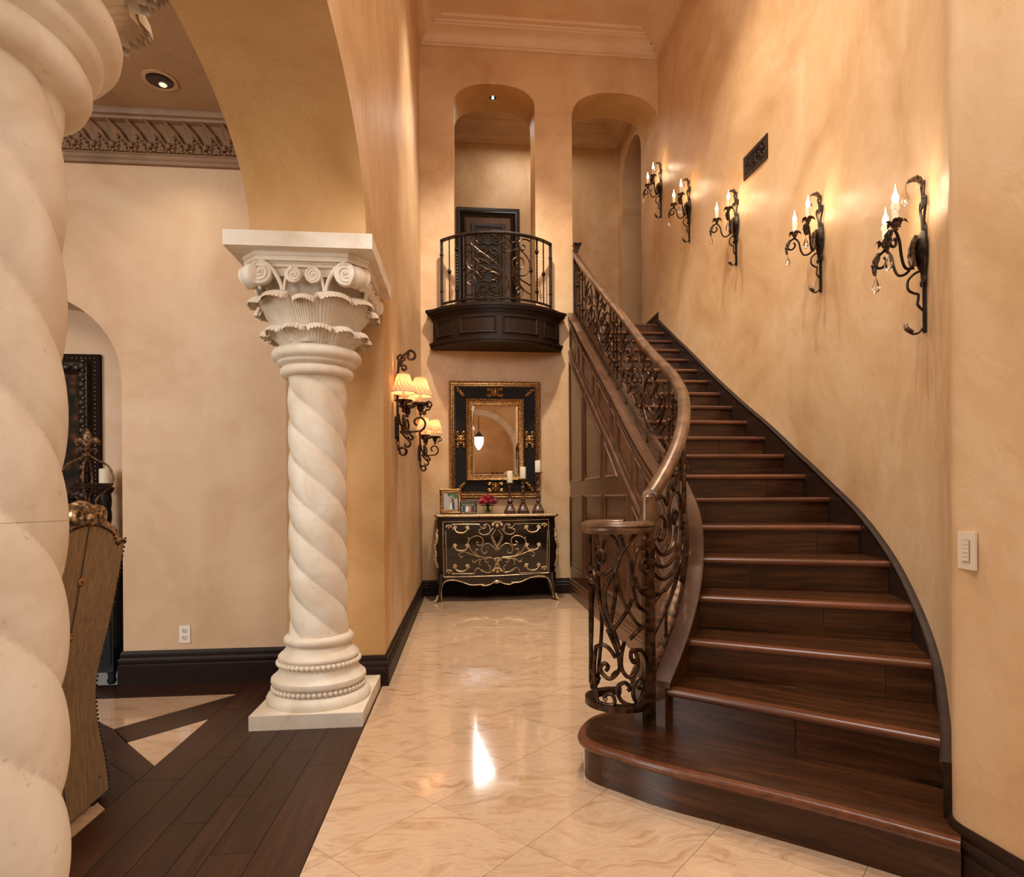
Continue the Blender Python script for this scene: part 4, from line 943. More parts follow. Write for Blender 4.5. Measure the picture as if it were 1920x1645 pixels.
# ------------------------------------------------------------------ things standing on the chest (top at z=1.045)
ZT = 1.0455
def candlestick(name, loc, prof, h, label, square=True):
    t = thing(name, loc, label, 'candlestick', 'carved wood candlesticks on the chest')
    mt = m_wood('turned_wood_'+label[:3], srgb(52,30,18), srgb(92,58,36), srgb(130,88,58), .35, (PI/2,0,0), 2)
    MB().lathe(prof, 16).build('stem', mt, t, 50)
    b = MB(); rings = [(.066,0),(.066,.014),(.056,.018),(.060,.03),(.054,.05),(.040,.072),(.030,.088),(.032,.096),(.024,.105),(.022,.115)]
    for (s0, z0), (s1, z1) in zip(rings[:-1], rings[1:]):
        q = lambda s_, z: [(s_*.72,-s_,z),(s_,-s_*.72,z),(s_,s_*.72,z),(s_*.72,s_,z),(-s_*.72,s_,z),(-s_,s_*.72,z),(-s_,-s_*.72,z),(-s_*.72,-s_,z)]
        b.add(q(s0, z0)+q(s1, z1), [tuple(range(7,-1,-1)), tuple(range(8,16))]+[(k, (k+1)%8, 8+(k+1)%8, 8+k) for k in range(8)])
    for sx in (-1, 1):
        for sy in (-1, 1): b.tube(cr([(sx*.026,sy*.026,.115),(sx*.046,sy*.046,.06),(sx*.06,sy*.06,.025),(sx*.066,sy*.066,.008)], 4), .008, 6)
    b.build('foot', mt, t, 40)
    MB().lathe([(.018,h-.03),(.03,h-.018),(.055,h-.008),(.058,h),(.0,h-.002)], 20).build('drip_dish', mt, t, True)
    c = MB().lathe([(.0365,0),(.037,.004),(.037,.138),(.033,.146),(.0,.143)], 24); c.tube([(0,0,.143),(.002,0,.152)], .0022, 5)
    o = c.build('pillar_candle', IVORY, None, 50); o.location = (loc[0], loc[1], loc[2]+h+.0005); return t, o
def turned(h, knobs, r=.016):
    pr = [(.024,.11)]; n = 60
    for k in range(1, n):
        z = .11+(h-.13)*k/n; rr = r+sum(a*math.exp(-((z-c*h)/w_)**2) for c, a, w_ in knobs); pr.append((rr, z))
    return pr+[(.018,h-.02)]
cdl = [(.563, .375, [(.36,.016,.025),(.42,.012,.02),(.88,.010,.02)], 'shortest of three carved candlesticks on the chest, plain tapering stem', 'ivory pillar candle on the shortest carved candlestick'),
       (.725, .425, [(.32,.016,.018),(.40,.014,.014),(.46,.012,.012),(.62,.010,.02),(.74,.016,.02),(.86,.014,.016)], 'middle candlestick on the chest with stacked turned rings', 'ivory pillar candle on the middle ringed candlestick'),
       (.912, .503, [(.30,.018,.02),(.42,.008,.03),(.55,.014,.015),(.72,.012,.02),(.9,.008,.02)], 'tallest slender candlestick at the right end of the chest', 'ivory pillar candle on the tallest right-hand candlestick')]
for x, h, kn, lab, cl in cdl:
    t, c = candlestick('candlestick', (x, 7.53, ZT), turned(h, kn, .014 if h < .45 else .012), h, lab); tag(c, cl, 'candle', 'pillar candles on the chest')
def photo(name, loc, w_, h_, fw, mat, rz, label, shapes, bg):
    t = thing(name, loc, label, 'photo frame', None, rz)
    L = bpy.data.objects.new('x', None)
    tilt = math.radians(-9)
    parts = [rframe(w_/2, h_/2, w_/2-fw, h_/2-fw, [(0,0),(0,.018),(.2,.024),(.5,.018),(.8,.020),(1,.010)], mat, 'frame', t)]
    parts.append(MB().box((-w_/2+.004,0,-h_/2+.004), (w_/2-.004,.006,h_/2-.004)).build('backing', DARK, t))
    iw, ih = w_/2-fw, h_/2-fw
    pr = MB().add([(-iw,-.008,-ih),(iw,-.008,-ih),(iw,-.008,ih),(-iw,-.008,ih)], [(0,1,2,3)]).build('print', bg, t); parts.append(pr)
    for k, (poly, m_) in enumerate(shapes):
        mb = MB(); n = len(poly); d = .0084+.0003*k; mb.add([(-iw+2*iw*a, -d, -ih+2*ih*b) for a, b in poly], [tuple(range(n))]); parts.append(mb.build('printed_figure', m_, pr))
    for p in parts:
        if p.parent == t: p.location = (0, 0, h_/2*math.cos(tilt)); p.rotation_euler = (tilt, 0, 0)
    MB().add([(-.02,.03,h_*.55),(.02,.03,h_*.55),(.02,.085,0),(-.02,.085,0),(-.02,.034,h_*.55),(.02,.034,h_*.55),(.02,.089,0),(-.02,.089,0)], [(0,1,2,3),(4,5,6,7),(0,1,5,4),(2,3,7,6),(1,2,6,5),(0,3,7,4)]).build('strut', DARK, t)
    bpy.data.objects.remove(L); return t
def blob(cx, cy, rx, ry, n=14): return [(cx+rx*math.cos(2*PI*k/n), cy+ry*math.sin(2*PI*k/n)) for k in range(n)]
pS = m_plain('print_suit', srgb(62,64,72), .3); pSk = m_plain('print_skin', srgb(190,130,100), .3); pW = m_plain('print_white', srgb(226,218,210), .3); pG = m_plain('print_leaf', srgb(70,98,62), .3)
pR = m_plain('print_coral', srgb(200,96,84), .3); pGr = m_plain('print_grey', srgb(176,170,164), .3); pN = m_plain('print_navy', srgb(38,40,56), .3); pH = m_plain('print_hair', srgb(44,30,24), .3)
sh1 = [(blob(.62,.94,.36,.10),pG),(blob(.86,.80,.14,.16),pG),(blob(.42,.85,.12,.07),pG),([(.62,.02),(.70,.02),(.74,.50),(.70,.68),(.60,.68),(.57,.45)],pS),([(.70,.02),(.78,.03),(.76,.45),(.66,.45)],pS),(blob(.645,.735,.045,.05),pSk),(blob(.65,.765,.045,.03),pH),
       ([(.50,.40),(.60,.38),(.58,.60),(.52,.64),(.46,.58)],pSk),(blob(.53,.675,.04,.045),pSk),(blob(.515,.69,.04,.04),pH),([(.36,.05),(.60,.03),(.58,.42),(.50,.42)],pW)]
sh2 = [([(0,.55),(1,.55),(1,1),(0,1)],pG),([(.02,.0),(.26,.0),(.27,.66),(.05,.66)],pN),(blob(.16,.78,.05,.10),pSk),([(.26,.0),(.52,.0),(.50,.60),(.32,.62)],pW),(blob(.41,.72,.045,.09),pSk),([(.52,.0),(.74,.0),(.72,.62),(.56,.6)],pR),(blob(.64,.74,.045,.09),pSk),([(.72,.0),(.98,.0),(.96,.66),(.74,.66)],pN),(blob(.85,.78,.05,.10),pSk)]
photo('photo_frame', (-.163, 7.52, ZT), .262, .305, .046, GOLD, .16, 'tall bronze photo frame with a wedding couple print on the chest', sh1, pGr)
photo('photo_frame', (.052, 7.47, ZT), .205, .162, .026, m_metal('pewter', srgb(70,58,44), srgb(140,120,92), .4, .7, 60), .05, 'small landscape frame with a group photo beside the taller frame', sh2, m_plain('print_sky', srgb(206,200,192), .3))
fv = thing('flower_vase', (.290, 7.52, ZT), 'red roses in a square glass vase on the chest', 'flowers')
gl = MB().box((-.062,-.062,0), (.062,.062,.088)); gi = MB().box((-.056,-.056,.008), (.056,.056,.0879)); gl.add(gi.v, [f[::-1] for f in gi.f]); gl.build('glass_vase', m_glass('vase_glass', 0, (.9,.95,.92,1)), fv, fix=False)
MB().box((-.054,-.054,.009), (.054,.054,.06)).build('water', m_glass('water', 0, (.75,.85,.75,1)), fv)
GRN = m_plain('stem_green', srgb(46,66,36), .5); mb = MB()
for k in range(9): a = k*2.4; mb.tube([(.03*math.cos(a), .03*math.sin(a), .012), (.02*math.cos(a+2), .02*math.sin(a+2), .10), (.06*math.cos(a), .06*math.sin(a), .15)], .004, 5)
for k in range(10): a = k*.63; mb.ball((.06*math.cos(a), .06*math.sin(a), .10), .02, 6, 4, (1.2,1.2,.35))
mb.build('stems', GRN, fv, True)
RED = m_plain('rose_red', srgb(168,14,34), .55, 0, Sheen_Weight=.3)
rb = MB()
for (R, z0, nn) in ((.034,-.004,5),(.026,.008,5),(.017,.016,4),(.009,.022,3)):
    for k in range(nn):
        a0 = 2*PI*k/nn+R*60
        rb.grid(lambda u, v: ((R*(.55+.5*v-.12*(u-.5)**2*4*v))*math.cos(a0+(u-.5)*2.2*PI/nn*1.25), (R*(.55+.5*v-.12*(u-.5)**2*4*v))*math.sin(a0+(u-.5)*2.2*PI/nn*1.25), z0-.018+.034*v-.01*(u-.5)**2*4), 5, 4)
rb.ball((0,0,.0), .02, 8, 5); rm = rb.mesh('rose', RED, True)
k = 0
for (ring, R, z, n) in ((0,0,.205,1),(1,.05,.19,6),(2,.088,.148,10)):
    for j in range(n):
        a = 2*PI*j/n+ring*.5; inst('rose', rm, fv, (R*math.cos(a), R*math.sin(a), z), (.0 if not ring else .55*ring*-math.sin(a), .55*ring*math.cos(a), j), (1.05,)*3)
# ------------------------------------------------------------------ juliet balcony
BCX, BHW, SAG = .425, .795, .40; BR = (BHW**2+SAG**2)/(2*SAG); BY = 7.335+BR
def barc(x, d=0):
    """front point of balcony arc at offset x from its centre, d outward"""
    th = math.asin(max(-1, min(1, x/BR))); r = BR+d; return Vector((BCX+r*math.sin(th), BY-r*math.cos(th), 0)), Vector((math.sin(th), -math.cos(th), 0))
ba = thing('balcony', (BCX, 7.83, 3.10), 'small dark wood balcony box with panels projecting from the back wall', 'balcony'); bo = (BCX, 7.83, 3.10)
XS = [-BHW+2*BHW*k/40 for k in range(41)]
def bshape(d, ins=0): return [(BCX-BHW-d, YB-.002)]+[(barc(x, d)[0].x+(-d if k == 0 else d if k == 40 else 0), barc(x, d)[0].y) for k, x in enumerate(XS)]+[(BCX+BHW+d, YB-.002)]
bb = MB().prism(bshape(0), 3.13, 3.50); bb.build('box', WE, ba, 30, off=bo)
lt = MB()
for d, z0, z1 in ((.012,3.470,3.492),(.022,3.492,3.510),(.040,3.510,3.540),(.052,3.540,3.575)): lt.prism(bshape(d), z0, z1)
lt.build('top_moulding', WE, ba, 30, off=bo)
lb = MB()
for d, z0, z1 in ((.010,3.165,3.180),(.026,3.135,3.165),(.018,3.105,3.135)): lb.prism(bshape(d), z0, z1)
lb.build('bottom_moulding', WE, ba, 30, off=bo)
def bpanel(x0, x1, z0=3.215, z1=3.435):
    mb = MB(); rings = [(0,0),(.005,.012),(.014,.014),(.022,.006),(.028,.002)]; V = []; sub = 10
    for d, h in rings:
        c = [(x0+d, z0+d), (x1-d, z0+d), (x1-d, z1-d), (x0+d, z1-d)]
        for i in range(4):
            a, b = c[i], c[(i+1) % 4]
            for k in range(sub): p, n = barc(a[0]+(b[0]-a[0])*k/sub, h); V.append((p.x, p.y, a[1]+(b[1]-a[1])*k/sub))
    N = 4*sub; mb.add(V, [(j*N+k, j*N+(k+1)%N, (j+1)*N+(k+1)%N, (j+1)*N+k) for j in range(len(rings)-1) for k in range(N)]); return mb
for x0, x1 in ((-.75,-.55),(-.47,-.025),(.045,.49),(.57,.76)): bpanel(x0, x1).build('panel_moulding', WE, ba, 40, off=bo)
br = thing('balcony_railing', (BCX, 7.38, 3.575), 'curved wrought iron railing with scrolls on the balcony above the mirror', 'railing'); bro = (BCX, 7.38, 3.575)
def bmap(x, v, d=-.055): p, n = barc(x, d); return Vector((p.x, p.y, 3.655+(4.43-3.655)*v))
RX = [-.725+1.45*k/40 for k in range(41)]
sweep_r = lambda z, prof, name: sweep(MB(), [(bmap(x, 0).x, bmap(x, 0).y, z) for x in RX], prof).build(name, IROND, br, 40, off=bro)
sweep_r(4.44, [(-.024,-.012),(-.024,.006),(-.012,.016),(.012,.016),(.024,.006),(.024,-.012)], 'top_rail'); sweep_r(3.65, [(-.014,-.009),(-.014,.009),(.014,.009),(.014,-.009)], 'bottom_rail')
bhead = {'k':0}
def bbal(x, kind, r=.008):
    p = bmap(x, 0); z0, z1 = (3.65, 4.43)
    if kind == 'post': mb = MB().box((p.x-.018,p.y-.018,3.575), (p.x+.018,p.y+.018,4.43)); ks = (.2,.78)
    elif kind == 'twist':
        N = 40; v = []
        for k in range(N+1):
            t = k/N; a = (0 if t < .22 or t > .78 else (t-.22)*PI*10)
            for c in range(4): v.append((p.x+.012*math.cos(a+c*PI/2), p.y+.012*math.sin(a+c*PI/2), z0+(z1-z0)*t))
        mb = MB().add(v, [(k*4+c, k*4+(c+1)%4, (k+1)*4+(c+1)%4, (k+1)*4+c) for k in range(N) for c in range(4)]); ks = (.17,.80)
    else: mb = MB().box((p.x-r,p.y-r,z0), (p.x+r,p.y+r,z1)); ks = (.48,)
    b = mb.build('post' if kind == 'post' else 'baluster', IROND, br, off=bro)
    for t in ks: MB().lathe([(.008,-.03),(.018,-.024),(.012,-.016),(.024,-.008),(.026,0),(.024,.008),(.012,.016),(.018,.024),(.008,.03)], 10, (p.x, p.y, z0+(z1-z0)*t)).build('collar', IROND, b, True, off=bro)
for x, kd in ((-.722,'post'),(.722,'post'),(-.62,'bar'),(-.525,'twist'),(-.435,'bar'),(.435,'bar'),(.52,'twist'),(.615,'bar')): bbal(x, kd)
p = bmap(0, 0); MB().box((p.x-.01,p.y-.01,3.575), (p.x+.01,p.y+.01,3.65)).build('foot', IROND, br, off=bro)
def bz(p):
    x = (p[0]-795)*.00121; sag = .00030*(p[0]-795)**2; return bmap(x, (990+sag-p[1])/655.0)
BS = [C2((450,470),(520,466),(600,520),(720,600),(820,690),(890,790),(902,860),(870,930),(800,975),(720,960),(660,920)),
 C2((590,930),(640,800),(680,755),(740,732),(820,770),(842,840),(800,902),(740,910),(702,870),(720,822),(765,815),(782,850),(755,865)),
 C2((615,800),(570,742),(505,745),(466,800),(480,862),(530,880),(562,842),(540,795),(505,802),(500,835),(522,838)),
 C2((455,545),(520,528),(585,535),(610,540)), C2((520,530),(480,580),(468,650),(500,712),(560,725),(592,680),(585,630),(550,605),(515,632),(515,678),(545,690),(556,662)),
 C2((740,705),(690,640),(620,612),(570,610)), C2((720,720),(660,700),(610,670)), C2((590,362),(530,372),(508,420),(530,470),(570,462),(577,428),(552,420)),
 C2((770,360),(840,357),(900,390),(942,450),(930,505),(880,530),(838,508)), C2((800,450),(830,425),(870,425),(900,448),(888,482),(860,486),(855,460)),
 C2((870,640),(900,552),(960,506),(1030,500),(1100,560),(1142,640),(1130,720),(1080,766),(1010,760),(972,700),(950,650),(962,600),(1010,575),(1062,600),(1075,650),(1042,698),(1000,680),(1000,640),(1026,645)),
 C2((1148,415),(1100,392),(1050,396),(1024,430),(1040,492),(1080,500),(1088,462),(1060,452)), C2((950,685),(990,785),(1060,900),(1150,965)), C2((975,725),(1040,805),(1148,870)),
 C2((900,830),(930,930),(990,988),(1050,968),(1062,912),(1020,885),(985,910),(1000,945),(1022,930)), C2((945,690),(958,800),(1000,885)), C2((450,985),(520,975),(590,925)), C2((950,430),(985,420),(1020,440))]
for c in BS: MB().tube([bz(q) for q in c], .0085, 6).build('scroll', IRON, br, True, off=bro)
# ------------------------------------------------------------------ framed carved panel on the hall wall
pa = thing('framed_artwork', (.418, YH-.002, 4.98), 'dark framed carved panel hanging on the upper hall wall behind the balcony', 'artwork')
rframe(.507, .92, .395, .808, [(0,0),(0,.04),(.1,.06),(.35,.045),(.6,.05),(.8,.07),(1,.045)], m_plain('frame_ebony', srgb(34,27,24), .3), 'outer_frame', pa)
rframe(.397, .81, .352, .765, [(0,.04),(.3,.058),(.6,.045),(1,.03)], m_metal('frame_carved', srgb(38,28,22), srgb(104,76,50), .5, .5, 90), 'carved_border', pa)
MB().add([(-.354,-.03,-.767),(.354,-.03,-.767),(.354,-.03,.767),(-.354,-.03,.767)], [(0,1,2,3)]).build('mount_board', m_plaster('mount_umber', srgb(70,48,36), srgb(98,68,50), srgb(120,84,62), .3), pa)
rframe(.275, .665, .205, .595, [(0,.03),(.1,.06),(.4,.05),(.7,.055),(1,.04)], m_plain('panel_slate', srgb(58,52,48), .4), 'inner_frame', pa)
MB().add([(-.21,-.04,-.6),(.21,-.04,-.6),(.21,-.04,.6),(-.21,-.04,.6)], [(0,1,2,3)]).build('dark_field', m_plain('field_dark', srgb(34,27,22), .5), pa)
CARV = m_metal('carved_umber', srgb(58,44,32), srgb(122,96,66), .45, .4, 70)
for q in range(4):
    zc = .44-.30*q
    for s in (-1, 1):
        for c in (path2((0,.10),(s*.05,.04),('s',s*.11,-.02,.065,120 if s > 0 else 60,(-420 if s > 0 else 600),.015)), path2((0,-.12),(s*.06,-.09),(s*.16,-.10),(s*.18,.02),(s*.12,.10),(s*.06,.12))):
            MB().tube([(x, -.05, zc+z) for x, z in c], .012, 6).build('carved_scroll', CARV, pa, True)
# ------------------------------------------------------------------ three-shade wall lamps on the left wall
def m_shade():
    """pleated silk: pleat shading painted as twisted stripes, darker where folds double"""
    t = NT('pleated_shade'); tc = t.n('ShaderNodeTexCoord'); sp_ = t.n('ShaderNodeSeparateXYZ'); t.l(tc, 'Object', sp_, 0)
    at = t.n('ShaderNodeMath', operation='ARCTAN2'); t.l(sp_, 'Y', at, 0); t.l(sp_, 'X', at, 1)
    tw = t.n('ShaderNodeMath', operation='MULTIPLY_ADD'); tw.inputs[1].default_value = 1.1/.138; t.l(sp_, 'Z', tw, 0); t.l(at, 0, tw, 2)
    mu = t.n('ShaderNodeMath', operation='MULTIPLY'); mu.inputs[1].default_value = 16; t.l(tw, 0, mu, 0); sn = t.n('ShaderNodeMath', operation='SINE'); t.l(mu, 0, sn, 0)
    r = t.ramp([(.25, srgb(150,88,48)), (.75, srgb(228,166,110))]); mr = t.n('ShaderNodeMapRange'); mr.inputs[1].default_value = -1; t.l(sn, 0, mr, 0); t.l(mr, 0, r, 0)  # stripe ramp puts the pleat shading into the cloth colour
    tr = t.n('ShaderNodeBsdfTranslucent'); t.l(r, 0, tr, 0); df = t.n('ShaderNodeBsdfDiffuse'); df.inputs[0].default_value = srgb(226,190,154)
    mx = t.n('ShaderNodeMixShader'); mx.inputs[0].default_value = .25; t.l(df, 0, mx, 1); t.l(tr, 0, mx, 2); t.l(mx, 0, t.out, 0); return t.m
SHADE = m_shade(); SILK = m_plain('shade_trim', srgb(206,170,132), .7)
def shade_mesh():
    mb = MB()
    def fn(u, v, d=0):
        th = 2*PI*u; r = .093+(.043-.093)*(v**.88); z = .138*v; k = .0045*math.sin(16*(th+1.1*v)); return ((r+k-d)*math.cos(th), (r+k-d)*math.sin(th), z)
    mb.grid(fn, 156, 8, wrapu=True); return mb
SHM = shade_mesh().mesh('lamp_shade', SHADE, 70, fix=False)
def rim(R, z): return MB().tube([(R*math.cos(2*PI*k/32), R*math.sin(2*PI*k/32), z) for k in range(32)], .0035, 6, True)
def wall_lamp():
    t = thing('wall_lamp', (XL, 4.84, 1.56), '', 'wall lamp', 'three-shade wall lamps on the left wall')
    f = lambda p: Vector((p[0], 0, p[1]))
    MB().tube([f(p) for p in path2((.022,.10),(.020,.4),(.022,.62),(.03,.70),(.045,.755),(.07,.79),(.115,.825),('s',.122,.785,.042,80,-250,.014))], [.011]*200 if False else .0105, 8).build('scroll_stem', IRON, t, True)
    MB().tube([f(p) for p in path2((.024,.66),(.03,.74),('s',.052,.765,.03,170,-120,.022),(.055,.72),('s',.07,.69,.026,150,-200,.01))], .0095, 7).build('scroll', IRON, t, True)
    MB().lathe([(.013,-.012),(.015,-.01),(.015,.01),(.013,.012)], 12, (.022,0,.63)).build('gold_band', GOLD, t, True); MB().lathe([(.013,-.014),(.015,-.012),(.015,.012),(.013,.014)], 12, (.022,0,.105)).build('gold_band', GOLD, t, True)
    MB().box((.001,-.032,.14), (.016,.032,.31)).box((.016,-.022,.155), (.024,.022,.295)).build('back_plate', IROND, t)
    MB().tube([f(p) for p in path2((.022,.15),(.022,.10),(.026,.06),('s',.058,.040,.034,165,-190,.022))], .010, 8).build('scroll', IRON, t, True)
    MB().tube([f(p) for p in path2((.04,.20),(.075,.16),(.105,.13),('s',.09,.10,.032,60,-190,.012))], .0095, 7).build('scroll', IRON, t, True)
    MB().tube([f(p) for p in path2((.02,.27),(.05,.25),(.09,.22),(.12,.17),('s',.115,.15,.022,20,-220,.01))], .009, 7).build('scroll', IRON, t, True)
    MB().tube([f(p) for p in path2((.03,.33),(.04,.27),(.06,.22),(.10,.17))], .008, 7).build('stay', IRON, t, True)
    for ang in (0, -78, 78):
        a = math.radians(ang); D3 = lambda p: Vector((.05+p[0]*math.cos(a), p[0]*math.sin(a), p[1]))
        arm = MB().tube([D3(p) for p in path2((0,.224),(.06,.195),(.125,.20),('s',.128,.265,.064,-70,250,.018))], .0085, 7).build('arm', IRON, t, True)
        e_ = D3((.145, 0))
        MB().tube([D3(p) for p in path2((.17,.34),(.19,.36),('s',.205,.385,.022,-140,200,.008))], .006, 6).build('curl', IRON, arm, True)
        MB().lathe([(.006,.325),(.016,.335),(.010,.350),(.024,.372),(.030,.385),(.022,.392),(.055,.404),(.068,.412),(.069,.418),(.02,.414),(.0,.414)], 24, (e_.x, e_.y, 0)).build('drip_cup', IRON, t, 50)
        MB().lathe([(.013,.414),(.0135,.47),(.012,.49),(0,.49)], 12, (e_.x, e_.y, 0)).build('candle_sleeve', IVORY, t, 50)
        sh = inst('lamp_shade', SHM, t, (e_.x, e_.y, .475)); r1 = rim(.0935, 0).build('shade_trim', SILK, sh, True); r2 = rim(.0435, .138).build('shade_trim', SILK, sh, True)
        MB().ball((e_.x, e_.y, .53), .017, 10, 8, (1,1,1.5)).build('bulb', FLAME, t, True)
    return t
LAMPS = [(4.84, 'three-shade iron wall lamp nearer the camera on the left wall'), (7.27, 'three-shade iron wall lamp farther back, beside the mirror')]
wl0 = wall_lamp(); wl0['label'] = LAMPS[0][1]; wl1 = dup(wl0, (XL, LAMPS[1][0], 1.545), 0, LAMPS[1][1])
for y, dz in ((4.84, 1.56), (7.27, 1.545)):
    for ang in (0, -78, 78):
        a = math.radians(ang); point('wall_lamp_light', (XL+.05+.145*math.cos(a), y+.145*math.sin(a), dz+.555), 2.2, (1,.74,.48), .012)
# ------------------------------------------------------------------ two-candle sconces up the stair wall
BRZ = m_metal('leaf_bronze', srgb(50,36,26), srgb(122,92,66), .5, .6, 80)
def leaf3(base, tip, width, curl, up=Vector((0,0,1))):
    """pointed crinkled leaf from base to tip"""
    mb = MB(); b = Vector(base); t = Vector(tip); d = t-b; side = d.cross(up); side = side.normalized() if side.length > 1e-5 else Vector((0,1,0)); nrm = side.cross(d).normalized()
    def fn(u, v):
        s = (u-.5)*2; w_ = width*math.sin(PI*min(1, .12+v*.88))**.8*(1+.22*math.cos(v*PI*7)); p = b+d*v+side*(s*w_*.5)+nrm*(curl*math.sin(v*PI)*(1) + .25*width*(abs(s)**1.5)+.004*math.cos(s*PI*4)); return tuple(p)
    mb.grid(fn, 8, 9); return mb
def petalpan(c, R):
    mb = MB().lathe([(.004,-.028),(.012,-.026),(.009,-.018),(.016,-.012),(.020,-.002),(.018,.006),(.0,.006)], 14, c)
    for k in range(6):
        a = 2*PI*k/6; d = Vector((math.cos(a), math.sin(a), 0)); s_ = Vector((-d.y, d.x, 0)); C_ = Vector(c)
        mb.grid(lambda u, v: tuple(C_+d*(.012+R*v)+s_*((u-.5)*.034*math.sin(PI*min(1,.25+.7*v)))+Vector((0,0,-.004+.016*math.sin(v*2.6)-.014*max(0,v-.75)*4*.6+.006*abs(u-.5)))), 5, 6)
    return mb
def crystal(): return MB().lathe([(.0005,.062),(.004,.055),(.011,.036),(.017,.018),(.018,.006),(.013,-.008),(.0005,-.016)], 8)
CRM = crystal().mesh('crystal_drop', CRYST, False)
def sconce():
    t = thing('candle_sconce', (0,0,0), '', 'wall sconce', 'two-candle iron sconces climbing the stair wall')
    f = lambda p: Vector((p[0], 0, p[1]))
    MB().box((.002,-.009,.0), (.010,.009,.50)).box((.010,-.005,.0), (.016,.005,.47)).build('back_bar', IROND, t)
    sh = MB(); sh.grid(lambda u, v: (.012+.034*math.sin(PI*u)*math.sin(PI*v)**.7, (u-.5)*.115*math.sin(PI*min(1,.06+.94*v))**.75*(1 if v > .35 else .45+1.57*v), .26+.215*v), 10, 14); sh.build('shield_plate', IROND, t, True)
    for s in (-1, 1): leaf3((.036, s*.014, .44), (.044, s*.022, .30), .05, .010, Vector((1,0,0))).build('leaf', BRZ, t, True)
    for s in (-1, 1):
        MB().tube([Vector((.012, p[0]*s, p[1])) for p in path2((.012,.46),(.02,.52),(.045,.56),('s',.034,.59,.020,-40,230,.010),(.012,.575),(.006,.62),(.02,.655),('s',.008,.672,.018,-20,240,.008))], .0058, 6).build('scroll', IROND, t, True)
        MB().tube([Vector((.012, p[0]*s, p[1])) for p in path2((.05,.47),(.055,.40),(.04,.31),(.022,.25),('s',.034,.235,.014,170,470,.007))], .0055, 6).build('scroll', IROND, t, True)
    leaf3((.014,0,.665), (.078,0,.690), .045, .020).build('top_leaf', BRZ, t, True)
    MB().tube([f(p) for p in path2((.014,.285),(.045,.275),(.072,.245),(.072,.205),(.05,.185),(.033,.178),(.033,.155),(.036,.135),(.03,.122),(.012,.10))], .0058, 6).build('scroll', IROND, t, True)
    MB().tube([f(p) for p in path2((.010,.03),(.03,.004),(.055,.0),(.075,.018))], .0055, 6).build('hook', IROND, t, True)
    leaf3((.06,0,.004), (.088,0,.052), .038, -.012).build('hook_leaf', BRZ, t, True)
    MB().ball((.05,0,.318), .013, 10, 6).build('hub', IROND, t, True)
    for s in (-1, 1):
        a = math.radians(52)*s; D3 = lambda p: Vector((.05+p[0]*math.cos(a), p[0]*math.sin(a), p[1]))
        MB().tube([D3(p) for p in path2((0,.318),(.04,.288),(.08,.295),(.104,.34),(.118,.40),(.15,.437),('s',.168,.392,.042,85,-230,.018))], .0065, 7).build('arm', IROND, t, True)
        leaf3(D3((.175,.437)), D3((.205,.335)), .036, .012).build('arm_leaf', BRZ, t, True)
        e_ = D3((.148,.468)); petalpan((e_.x, e_.y, e_.z), .036).build('drip_pan', BRZ, t, True)
        cdl_ = MB().lathe([(.0155,.472),(.016,.52),(.0165,.556),(.014,.560),(0,.560)], 14, (e_.x, e_.y, 0))
        for k in range(5): cdl_.tube([(e_.x+.0155*math.cos(k*1.26), e_.y+.0155*math.sin(k*1.26), .556), (e_.x+.0165*math.cos(k*1.26), e_.y+.0165*math.sin(k*1.26), .535-.006*(k % 3))], .0035, 5)
        cdl_.build('candle', IVORY, t, 50)
        MB().lathe([(.005,.560),(.012,.568),(.0145,.580),(.012,.594),(.006,.608),(.002,.628),(.0004,.645)], 12, (e_.x, e_.y, 0)).build('flame_bulb', FLAME, t, True)
        q = D3((.205,.265)); inst('crystal_drop', CRM, t, tuple(q)); MB().tube([q+Vector((0,0,.06)), D3((.205,.338))], .0012, 4).build('wire', IROND, t)
    inst('crystal_drop', CRM, t, (.080,0,.605)); MB().tube([(.08,0,.667),(.078,0,.69)], .0012, 4).build('wire', IROND, t)
    return t
SC = [(2.559,7.70,4.835,'smallest candle sconce, highest and farthest up the stair wall'),(2.553,6.70,4.105,'second candle sconce from the top of the stair wall'),(2.583,5.58,3.42,'middle one of the five candle sconces, below the vent grille'),
      (2.566,4.17,2.695,'fourth candle sconce down the stair wall, right of the vent'),(2.103,2.595,1.972,'largest candle sconce, lowest and nearest on the stair wall')]
def wall_normal(y):
    i = min(range(len(WALL)-1), key=lambda k: abs(WALL[k][1]-y)); a, b = WALL[max(0, i-1)], WALL[i+1]; t = Vector((b[0]-a[0], b[1]-a[1], 0)).normalized(); return Vector((t.y, -t.x, 0))
s0_ = sconce()
for k, (x, y, z, lab) in enumerate(SC):
    n = wall_normal(y); xx = WALLY(y); rz = math.atan2(n.y, n.x); loc = (xx+n.x*.002, y, z)
    if k == 0: s0_.location = loc; s0_.rotation_euler = (0, 0, rz); s0_['label'] = lab
    else: dup(s0_, loc, rz, lab)
    for s in (-1, 1):
        a = math.radians(52)*s+rz; point('sconce_light', (loc[0]+n.x*.05+.148*math.cos(a), loc[1]+n.y*.05+.148*math.sin(a), z+.60), 4.0, (1,.72,.46), .012)
